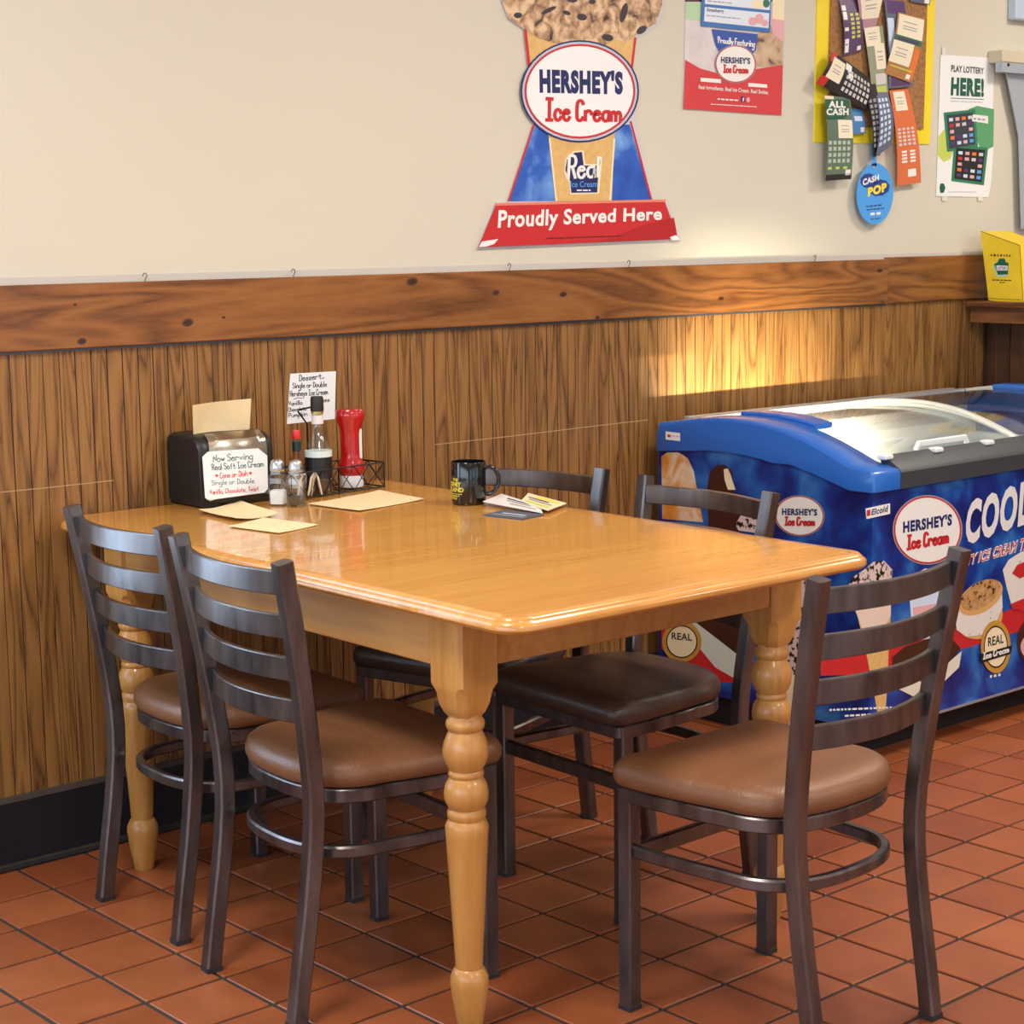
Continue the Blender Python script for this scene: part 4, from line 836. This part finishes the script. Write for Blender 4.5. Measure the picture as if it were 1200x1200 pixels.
for kx, ky, rx, ry, rot in ((607, 18, 5, 3.5, 0), (643, 12, 10, 2.6, -25), (682, 20, 6, 4, 10), (731, 15, 4, 12, 15), (752, 35, 7, 4, -35), (712, 44, 7, 4, 10), (664, 15, 5, 2.5, 20), (694, 2, 4, 3, 0), (671, 0, 6, 3, 0)): flat('chip_print', ell(kx, ky, rx, ry, rot, 12), P1, 6, mat('print_plum', (58, 44, 54), .5), S)
flat('oval_line', ell(679.5, 107, 69.5, 60), P1, 7, NAVY, S); flat('oval_border', ell(679.5, 107, 67.5, 58), P1, 8, mat('print_silver', (190, 196, 214), .3), S); flat('oval_ring', ell(679.5, 107, 65, 55.5), P1, 9, RED, S); flat('oval_panel', ell(679.5, 107, 62.5, 53), P1, 10, mat('print_bright', (240, 241, 242), .35), S)
text('lettering', "HERSHEY'S", quad((632.5, 109), (730, 111), (632, 80), (730, 83)), P1, 11, NAVY, S, bold=.06); pen('lettering', 'Ice Cream', quad((640, 140.5), (727, 142), (639, 115.5), (727, 121)), P1, 11, RED, S, w=4.2, slant=.12)
flat('badge_print', [(661, 200), (663, 186), (672, 177), (684, 176), (686, 192), (700, 192), (702, 183), (706, 184), (704, 206), (702, 227), (668, 228), (667, 214), (663, 208)], P1, 5, CREAM, S); flat('badge_print', [(662.5, 199), (664.5, 187), (673, 179), (682, 178), (684, 194), (699, 194), (703, 186), (703.5, 190), (701, 206), (700, 225.5), (669.5, 226), (668.5, 213)], P1, 6, NAVY, S)
pen('lettering', 'Real', quad((666, 209), (702, 207), (665, 182), (700, 184)), P1, 7, WHITE, S, w=3.4, slant=.2); text('lettering', 'Ice Cream', quad((668.5, 219.5), (700, 219), (668.5, 212.5), (700, 212)), P1, 7, SKYB, S, bold=.01); dashes('lettering', 676, 693, 223, 0, 1.6, P1, 7, WHITE, S, 2)
flat('banner', [(560, 290), (581, 241), (779, 236), (795, 280)], P1, 12, RED, S); flat('banner_shade', [(700, 284), (760, 262), (790, 255), (794, 279)], P1, 13, mat('print_red_dark', (176, 30, 36), .4), S)
line('banner_edge', [(580, 239.5), (780, 235)], 3, P1, 13, mat('print_salmon', (226, 132, 108), .4), S)
text('lettering', 'Proudly Served Here', quad((583, 273.5), (775.5, 262), (584.5, 246), (776, 243)), P1, 14, WHITE, S, bold=.03); dashes('lettering', 640, 728, 279.5, -.035, 1.4, P1, 14, mat('print_maroon', (90, 20, 26), .5), S, 8)
flat('torn_corner', [(561, 289.5), (565, 283), (584, 280), (579, 286), (570, 289)], P1, 14, WHITE, S); flat('torn_corner', [(785, 278), (792, 275.5), (797, 281), (788, 282)], P1, 14, WHITE, S)
# flavours poster
Z = wallthing('flavour_poster', 'red and white ice cream flavours poster hung top centre of wall', 'poster', 858, 136, PU)
slab('sheet', [(800.5, 128), (916, 135.5), (922, -50), (803, -50)], PU, 0, .003, 'sign_edge', Z); P3 = Plane('y', PU.v - .003, -1)
speckle('print_cookies_white', [(.28, (60, 54, 60)), (.34, (206, 198, 200)), (.7, (222, 216, 216))], 16, .4, 3, .4); speckle('print_tan_swirl', [(.35, (96, 74, 66)), (.45, (190, 158, 128)), (.7, (214, 190, 160))], 15, .4, 4, .6)
flat('scoop_print', [(802, 80), (803, 20), (845, 20), (850, 60), (842, 95)], P3, 1, 'print_cookies_white', Z); flat('scoop_print', [(884, 78), (886, 40), (918, 20), (917.5, 80)], P3, 1, 'print_tan_swirl', Z); flat('scoop_print', [(902, 20), (919, -8), (919, 50), (906, 40)], P3, 2, PINK, Z); flat('scoop_print', [(803, 22), (804, 2), (824, 4), (826, 26)], P3, 2, mat('print_mint_green', (178, 212, 170), .4), Z); flat('scoop_print', [(905, 22), (906, -40), (920, -40), (919, 24)], P3, 3, CREAM, Z); flat('scoop_print', [(803, 2), (803, -48), (910, -48), (905, 2)], P3, 1, BROWN, Z)
flat('red_field', [(800.8, 127.5), (803, 70), (820, 80), (845, 87), (880, 82), (917.5, 76), (915.8, 135)], P3, 4, mat('print_poster_red', (206, 60, 66), .4), Z); flat('blue_ribbon', [(834, 34), (888, 40), (886, 58), (876, 72), (848, 70), (838, 52)], P3, 5, mat('print_royal', (44, 80, 168), .4), Z)
pen('lettering', 'Proudly Featuring', quad((842, 50), (884, 55), (841, 43), (885, 47)), P3, 6, WHITE, Z, w=1.1, slant=.1)
logo(862, 75, 24.5, 22.5, 4, P3, 6, Z, -.04)
flat('menu_strip', [(821.5, 30.5), (902.5, 38), (905, -50), (824, -50)], P3, 11, mat('print_menu_blue', (52, 112, 184), .4), Z); flat('menu_panel', [(825, 25), (900.5, 33), (901.5, 15.5), (826, 8)], P3, 12, mat('print_ice', (222, 232, 244), .4), Z); flat('menu_panel', [(826, 4.5), (902, 12), (903, -46), (828, -46)], P3, 12, mat('print_ice', (222, 232, 244), .4), Z)
text('lettering', 'Strawberry', quad((828, 14.5), (848, 16.5), (828.5, 9), (848.5, 11)), P3, 13, NAVY, Z, bold=.02); dashes('lettering', 828, 868, 18, .1, 1.2, P3, 13, GREYP, Z, 5); dashes('lettering', 829, 858, 1, .1, 1.2, P3, 13, GREYP, Z, 6)
for q in ((882, 25, 5, 5), (890, 22, 5, 6), (896, 27, 4, 4)): flat('scoop_print', ell(*q, 0, 14), P3, 13, PINK, Z)
flat('scoop_print', ell(898, 4, 4, 5, 0, 14), P3, 13, GREEN, Z); flat('scoop_print', ell(888, 5, 7, 5, 0, 14), P3, 13, CREAM, Z)
for q in ([(821, 91), (845, 93), (845, 97.5), (821, 95.5)], [(877, 97), (899, 99), (899, 103), (877, 101.5)]): flat('white_tab', q, P3, 6, WHITE, Z)
text('lettering', 'Real Ingredients. Real Ice Cream. Real Smiles.', quad((818.5, 105.5), (900.5, 112), (819, 99.5), (901, 106)), P3, 6, WHITE, Z, bold=.02); dashes('lettering', 841, 866, 116, .07, 1.6, P3, 6, WHITE, Z, 3); dashes('lettering', 833, 887, 122, .06, .9, P3, 6, WHITE, Z, 4)
flat('social_mark', [(868.5, 113), (873, 113.3), (873, 119.8), (868.5, 119.5)], P3, 6, NAVY, Z); text('lettering', 'f', quad((870, 119), (872.3, 119), (870, 114.3)), P3, 7, WHITE, Z, bold=.04); flat('social_mark', ell(876.8, 117, 2.2, 3, 0, 12), P3, 6, PINK, Z)
# cork board
CB = wallthing('cork_board', 'brown corkboard with yellow border covered in lottery tickets', 'board', 1020, 168, PU)
slab('yellow_border', [(953, 167), (1088.5, 169), (1097, -60), (958, -60)], PU, 0, .004, mat('yellow_card', (240, 216, 40), .6), CB); P4 = Plane('y', PU.v - .004, -1)
slab('cork', [(968.5, 148), (1080.5, 151.5), (1087, -56), (974, -56)], P4, 0, .006, speckle('cork', [(.3, (132, 92, 54)), (.6, (166, 122, 78)), (1, (186, 144, 98))], 90, .9, 4), CB)
YC = P4.v - .006
# tickets: hanging paper strips pinned on the board
def ticket(nm, lab, pts, m, off, bow, slips=(), bands=(), cat='ticket'):
    """pts: tl, tr, br, bl in pixels; a gently bowed paper strip in front of the board"""
    pl = Plane('y', YC - off, -1); P = [pl.at(x, y, 0) for x, y in pts]; n = 10; A = []
    for k in range(n + 1):
        v = k / n; d = Vector((0, -bow * math.sin(PI * v) - .004 * v, 0)); A.append((P[0] * (1 - v) + P[3] * v + d, P[1] * (1 - v) + P[2] * v + d))
    t = Vector((0, -.0006, 0)); c = sum(P, Vector()) / 4
    o = MB().loft([[a, b_, b_ + t, a + t] for a, b_ in A]).build(nm, m, None, c, smooth=40); tag(o, lab, cat, 'lottery tickets pinned on the corkboard')
    def patch(name, u0, v0, u1, v1, mm, e):
        b = MB(); V = []; rows = 4
        for r in range(rows + 1):
            v = v0 + (v1 - v0) * r / rows; k = min(int(v * n), n - 1); f = v * n - k; l = A[k][0] * (1 - f) + A[k + 1][0] * f; rgt = A[k][1] * (1 - f) + A[k + 1][1] * f; dd = Vector((0, -.0006 - e, 0)); V += [l * (1 - u0) + rgt * u0 + dd, l * (1 - u1) + rgt * u1 + dd]
        b.add(V, [(2 * r, 2 * r + 1, 2 * r + 3, 2 * r + 2) for r in range(rows)]); b.build(name, mm, o, c)
    for u0, v0, u1, v1, mm in bands: patch('print', u0, v0, u1, v1, mm, .0003)
    for u0, v0, u1, v1 in slips:
        patch('paper_slip', u0, v0, u1, v1, mat('slip_cream', (236, 226, 200), .7), .0008)
        for q in (.3, .5, .62): patch('slip_print', u0 + (u1 - u0) * .2, v0 + (v1 - v0) * q, u0 + (u1 - u0) * .75, v0 + (v1 - v0) * (q + .04), GREYP, .0011)
    return o
def grid(u0, v0, u1, v1, nx, ny, m, fill=.62):
    out = []
    for i in range(nx):
        for j in range(ny):
            a = u0 + (u1 - u0) * i / nx; b_ = v0 + (v1 - v0) * j / ny; out.append((a, b_, a + (u1 - u0) / nx * fill, b_ + (v1 - v0) / ny * fill, m))
    return out
TB = mat('ticket_black', (34, 30, 34), .35); TGn = mat('ticket_green', (92, 116, 100), .35); TOr = mat('ticket_orange', (216, 112, 66), .35); TPu = mat('ticket_purple', (92, 62, 104), .35); TBl = mat('ticket_blue', (74, 132, 190), .35); TSl = mat('ticket_slate', (96, 104, 128), .35); TPk = mat('ticket_pink', (182, 140, 152), .35); TBr = mat('ticket_brown', (176, 124, 70), .35); GW = mat('ticket_pale', (210, 206, 206), .3)
ticket('scratch_ticket', 'purple and white scratch ticket strip at upper left of corkboard', [(983, 0), (1006, 0), (1009, 60), (987, 66)], TPu, .004, .010, bands=[(.05, .1, .25, .95, WHITE)] + grid(.4, .25, .95, .75, 2, 6, LIME) + [(.7, .88, .9, .96, WHITE)])
ticket('scratch_ticket', 'pale pink scratch ticket with curved cream slip at top of corkboard', [(1000, -20), (1036, -30), (1024, 34), (1006, 34)], TPk, .006, .008, slips=[(.1, .25, 1.0, .8)])
ticket('scratch_ticket', 'dark blue and violet ticket strip hanging down the corkboard middle right', [(1036, 0), (1060, 2), (1068, 101), (1040, 104)], TSl, .008, .006, bands=[(.1, 0, .95, .15, PURPLE), (.05, .2, .35, .6, PALEBLUE), (.1, .86, .9, .98, TPu)])
ticket('scratch_ticket', 'orange-brown ticket with two cream slips on right side of corkboard', [(1052, 14), (1083, 22), (1066, 97), (1035, 86)], TBr, .014, .010, slips=[(.05, .02, 1.0, .36), (-.02, .45, .75, .80)], bands=[(.0, .36, 1, .45, GREEN), (.1, .39, .9, .43, PURPLE), (.8, .5, 1, .95, ORANGE), (.1, .84, .9, .86, LIME), (.75, .9, .9, .97, WHITE)])
ticket('scratch_ticket', 'green and white ticket strip with pale slips in centre of corkboard', [(1012, 33), (1034, 30), (1040, 130), (1022, 132)], mat('ticket_sage', (150, 156, 132), .35), .010, .005, slips=[(.0, .0, .8, .22), (.4, .2, .95, .5)], bands=[(.2, .7, .9, .85, LIME), (.3, .55, .9, .68, GW)])
ticket('scratch_ticket', 'long black ticket strip hanging below the corkboard centre', [(1012, 100), (1026, 98), (1030, 182), (1022, 184)], TB, .020, .012, bands=grid(.1, .2, .9, .9, 2, 9, GREYP))
ticket('scratch_ticket', 'long blue-grey ticket strip hanging at corkboard bottom edge, right of the black one', [(1026, 108), (1040, 108), (1044, 170), (1025, 184)], TSl, .024, .014, bands=grid(.1, .1, .9, .9, 3, 8, PALEBLUE))
ticket('scratch_ticket', 'black tilted ticket with rows of numbers and round cream slip, left of corkboard', [(976, 60), (1020, 92), (1014, 130), (955, 97)], TB, .018, .010, slips=[(.06, .12, .34, .75)], bands=grid(.42, .2, .98, .92, 7, 4, GW) + [(.0, .0, .12, .3, RED), (.0, .75, .14, 1, RED), (.36, .05, .5, .25, WHITE), (.45, .28, .56, .45, WHITE)])
AC = ticket('scratch_ticket', 'green ALL CASH ticket strip hanging below left corner of corkboard', [(966, 112), (996, 114), (996, 210), (966, 212)], TGn, .022, .010, slips=[(.42, .28, .98, .50)], bands=grid(.05, .53, .95, .82, 5, 4, mat('ticket_mint', (180, 196, 176), .35)) + [(.0, .0, .35, .05, CREAM), (0, .93, 1, 1, TB), (.75, .88, .95, .95, WHITE)] + grid(.05, .84, .95, .9, 3, 1, LIME, .5))
PA = Plane('y', YC - .036, -1); flat('lettering_plate', [(967, 116), (995, 117), (996, 134), (990, 138), (968, 139)], PA, 0, mat('ticket_dark_green', (40, 92, 70), .35), AC)
text('lettering', 'ALL', quad((971, 126), (991, 126.5), (971, 118)), PA, 1, WHITE, AC, bold=.05); text('lettering', 'CASH', quad((968.5, 135), (994.5, 135), (968.5, 127)), PA, 1, WHITE, AC, bold=.05)
ticket('scratch_ticket', 'small bright blue ticket peeking out behind the green strip', [(986, 126), (1010, 128), (1013, 156), (990, 158)], TBl, .006, .004, bands=[(.1, .0, .35, .5, RED), (.5, .3, .9, .5, PALEBLUE), (.75, .75, .95, .95, WHITE)])
ticket('scratch_ticket', 'long orange-red ticket strip hanging below right corner of corkboard', [(1042, 106), (1064, 104), (1078, 214), (1050, 218)], TOr, .008, .012, slips=[(.15, .02, .75, .22)], bands=grid(.1, .4, .95, .6, 4, 5, GW) + grid(.2, .64, .95, .78, 2, 4, WHITE) + [(.45, .84, .8, .92, WHITE)])
ticket('scratch_ticket', 'grey ticket corner at upper right edge of yellow border', [(1064, -20), (1090, -14), (1088, 6), (1066, 2)], TSl, .004, .004, bands=[(.7, .6, .95, .95, WHITE)])
# round tag
CP = wallthing('round_tag', 'round sky-blue paper tag with CASH POP lettering hanging under corkboard', 'tag', 1024, 262, PU)
P5 = Plane('y', YC - .012, -1); mat('tag_blue', (74, 158, 232), .4)
flat_tag = slab('disc', ell(1025, 227, 21.5, 36, 2, 36), P5, 0, .001, 'tag_blue', CP); slab('strap', [(1021, 168), (1026, 168), (1027, 195), (1021.5, 195)], P5, 0, .001, 'tag_blue', CP); P6 = Plane('y', P5.v - .001, -1)
flat('splash_print', ell(1018, 212, 10, 9, 0, 9) , P6, 1, mat('print_deep_blue', (28, 62, 140), .4), CP); flat('splash_print', ell(1030, 220, 13, 10, -10, 9), P6, 1, 'print_deep_blue', CP)
text('lettering', 'CASH', quad((1011, 218), (1030, 211), (1011, 210), (1030, 204)), P6, 2, WHITE, CP, bold=.05); text('lettering', 'POP', quad((1017, 231), (1039.5, 224), (1017, 220), (1039, 213.5)), P6, 2, YELLOW, CP, bold=.06)
dashes('lettering', 1015, 1033, 242, -.1, 1.4, P6, 1, NAVY, CP, 3); dashes('lettering', 1016, 1036, 246, -.1, 1.4, P6, 1, NAVY, CP, 4); dashes('lettering', 1020, 1032, 251, -.1, 3, P6, 1, WHITE, CP, 6); dashes('lettering', 1020, 1032, 257, -.1, 1, P6, 1, NAVY, CP, 5); flat('eyelet', ell(1024, 196, 1.5, 2, 0, 12), P6, 1, GREYP, CP)
# lottery poster
LP = wallthing('lottery_poster', 'tall white PLAY LOTTERY HERE poster taped to wall beside the corkboard', 'poster', 1130, 231, PU)
pz = [PU.at(x, y, 0) for x, y in ((1097, 230), (1158, 231), (1165, 68), (1102, 64))]
slab('sheet', [(1097, 230), (1158, 231), (1161, 216), (1164, 174), (1163, 140), (1165, 68), (1102, 64)], PU, 4, .0008, mat('poster_white', (238, 240, 240), .35), LP); P7 = Plane('y', PU.v - .0026, -1)
text('lettering', 'PLAY LOTTERY', quad((1114.5, 84), (1153, 87), (1115, 76), (1153, 79.5)), P7, 1, mat('print_charcoal', (52, 58, 58), .4), LP, bold=.03); text('lettering', 'HERE!', quad((1114, 112), (1153, 114), (1115, 90), (1153, 92)), P7, 1, mat('print_forest', (20, 92, 72), .4), LP, bold=.06)
line('rule', [(1114, 115), (1153, 116.5)], .8, P7, 1, GREEN, LP); dashes('lettering', 1114, 1152, 118.5, .04, .6, P7, 1, GREYP, LP, 6)
flat('green_shape', [(1135, 128), (1145, 124), (1165, 128), (1164, 172), (1150, 178), (1140, 150)], P7, 1, mat('print_leaf', (90, 160, 110), .4), LP); flat('green_shape', [(1100, 160), (1106, 152), (1120, 165), (1114, 186), (1106, 190), (1099, 182)], P7, 1, LIME, LP)
def screen(pts, m2):
    flat('screen_rim', pts, P7, 3, mat('print_emerald', (40, 128, 92), .4), LP); cx = sum(p[0] for p in pts) / 4; cy = sum(p[1] for p in pts) / 4
    inn = [(cx + (x - cx) * .84, cy + (y - cy) * .86) for x, y in pts]; flat('screen', inn, P7, 4, m2, LP); rr = random.Random(4); q = (inn[3], inn[2], inn[0], inn[1])
    for i in range(4):
        for j in range(5):
            if (i, j) in ((1, 2), (2, 2)): continue
            u, v = .08 + i * .24, .08 + j * .18; flat('screen_icon', [bil(q, u, v), bil(q, u + .15, v), bil(q, u + .15, v + .1), bil(q, u, v + .1)], P7, 5, rr.choice((PINK, PURPLE, ORANGE, PALEBLUE, GW, RED, SKYB)), LP)
screen([(1106, 132), (1143, 128), (1146, 172), (1110, 178)], mat('print_slate', (50, 60, 72), .3)); 
for k in range(1): screen([(1118, 170), (1158, 173), (1153, 217), (1115, 212)], mat('print_night', (24, 24, 30), .3))
flat('white_tag', [(1140, 134), (1158, 136), (1158, 145), (1139, 142)], P7, 6, WHITE, LP); dashes('white_tag_print', 1141, 1155, 139, .1, 2, P7, 7, GREYP, LP, 3); flat('crest', [(1101, 220), (1102, 215), (1106, 215), (1108, 220), (1106, 226), (1102, 226)], P7, 1, mat('print_forest', (20, 92, 72), .4), LP); dashes('lettering', 1111, 1144, 225, .0, .6, P7, 1, GREYP, LP, 7)
for q in ((1106, 60, 2, 5), (1107, 233, 3, 2.5), (1149, 233, 3, 2.5)): flat('tape', [(q[0] - q[2], q[1] - q[3]), (q[0] + q[2], q[1] - q[3]), (q[0] + q[2], q[1] + q[3]), (q[0] - q[2], q[1] + q[3])], P7, 2, mat('clear_tape', (226, 224, 214), .25), LP)
# yellow lottery box on the ledge
bxm = mat('box_yellow', (232, 200, 36), .55, vary=(20, .12)); base = Vector((5.30, 3.40, 1.118))
fl0 = on_z(1158.5, 353, 1.118)      # front-left foot of the box on the ledge
YBX = thing('yellow_box', 'worn yellow cardboard lottery slip box standing on wooden ledge', 'box', (fl0.x, fl0.y, 1.118))
o0 = YBX.location
LFx = fl0.x                       # left face plane, seen from the room
def bp_(x, y): return on_x(x, y, LFx)
A = [bp_(1158.5, 352), bp_(1199, 356), bp_(1195, 287.5), bp_(1149, 271)]
MB().loft([A, [p + Vector((.16, 0, 0)) for p in A]]).build('carton', bxm, YBX, o0); PX = Plane('x', LFx, -1)
line('edge_wear', [(1149, 271), (1195, 287.5), (1199, 355)], 1.0, PX, 1, mat('box_edge', (150, 124, 40), .7), YBX)
flat('crest_print', [(1168.5, 307), (1170, 303.5), (1178, 303.5), (1179, 308), (1182, 309), (1181.5, 324), (1168, 325), (1163.5, 311)], PX, 1, mat('print_mint_pale', (176, 206, 180), .4), YBX); flat('crest_print', [(1169, 307.5), (1171, 303), (1177.5, 303), (1178.5, 307), (1182, 308.5), (1181, 321.5), (1169.5, 322), (1165, 309.5)], PX, 2, mat('print_forest', (20, 92, 72), .4), YBX); flat('crest_band', [(1167.5, 311), (1181, 311.5), (1180.5, 317), (1168, 317)], PX, 3, WHITE, YBX)
text('lettering', 'LOTTERY', quad((1168.5, 316), (1180, 316.2), (1168.5, 312.4)), PX, 4, NAVY, YBX, bold=.02); dashes('lettering', 1161, 1184, 299, .03, 2.6, PX, 2, BROWN, YBX, 8, 1.2, 2.6); dashes('lettering', 1163, 1185, 328, .03, 1.2, PX, 2, BROWN, YBX, 3); dashes('lettering', 1171, 1178, 331, 0, 1.0, PX, 2, BROWN, YBX, 4); dashes('lettering', 1157, 1197, 349.5, .05, 1.0, PX, 2, mat('box_edge', (150, 124, 40), .7), YBX, 6)
# boxed metal shelf at the right edge
d_ = .055; f0 = on_y(1175, 72, WALL - d_); SH = thing('wall_shelf', 'pale metal wall shelf with angled support at top right corner', 'shelf', (f0.x, WALL, f0.z - .05))
sl = SH.location; zt = on_y(1175, 58, WALL - d_).z; zl = on_y(1175, 72.5, WALL - d_).z; zbm = on_y(1175, 84, WALL - d_).z
mat('shelf_beige', (206, 196, 172), .5); mat('shelf_metal', (178, 188, 200), .4, .3)
MB().box(f0.x, f0.x + .5, WALL - d_, WALL + .004, zl, zt, ch=.003).build('shelf_board', 'shelf_beige', SH, sl); MB().box(f0.x + .004, f0.x + .5, WALL - d_ + .004, WALL - d_ + .03, zbm, zl).build('front_lip', 'shelf_metal', SH, sl)
PSh = Plane('y', WALL - .02, -1); slab('back_plate', [(1178, 84), (1290, 84), (1290, 268), (1196, 268), (1193, 160)], PSh, 0, .004, 'shelf_metal', SH)
c = on_y(1181.5, 76, WALL - d_ + .004); MB().sweep([(c.x, c.y + .001, c.z), (c.x, c.y - .003, c.z)], .010, .010, rnd=10).build('screw', BLACK, SH, sl)
u = on_y(1188, 8, WALL - .02); MB().box(u.x, u.x + .5, WALL - .03, WALL + .004, u.z - .04, u.z + .3, ch=.004).build('upper_plate', mat('plate_blue', (190, 206, 228), .4), SH, sl)
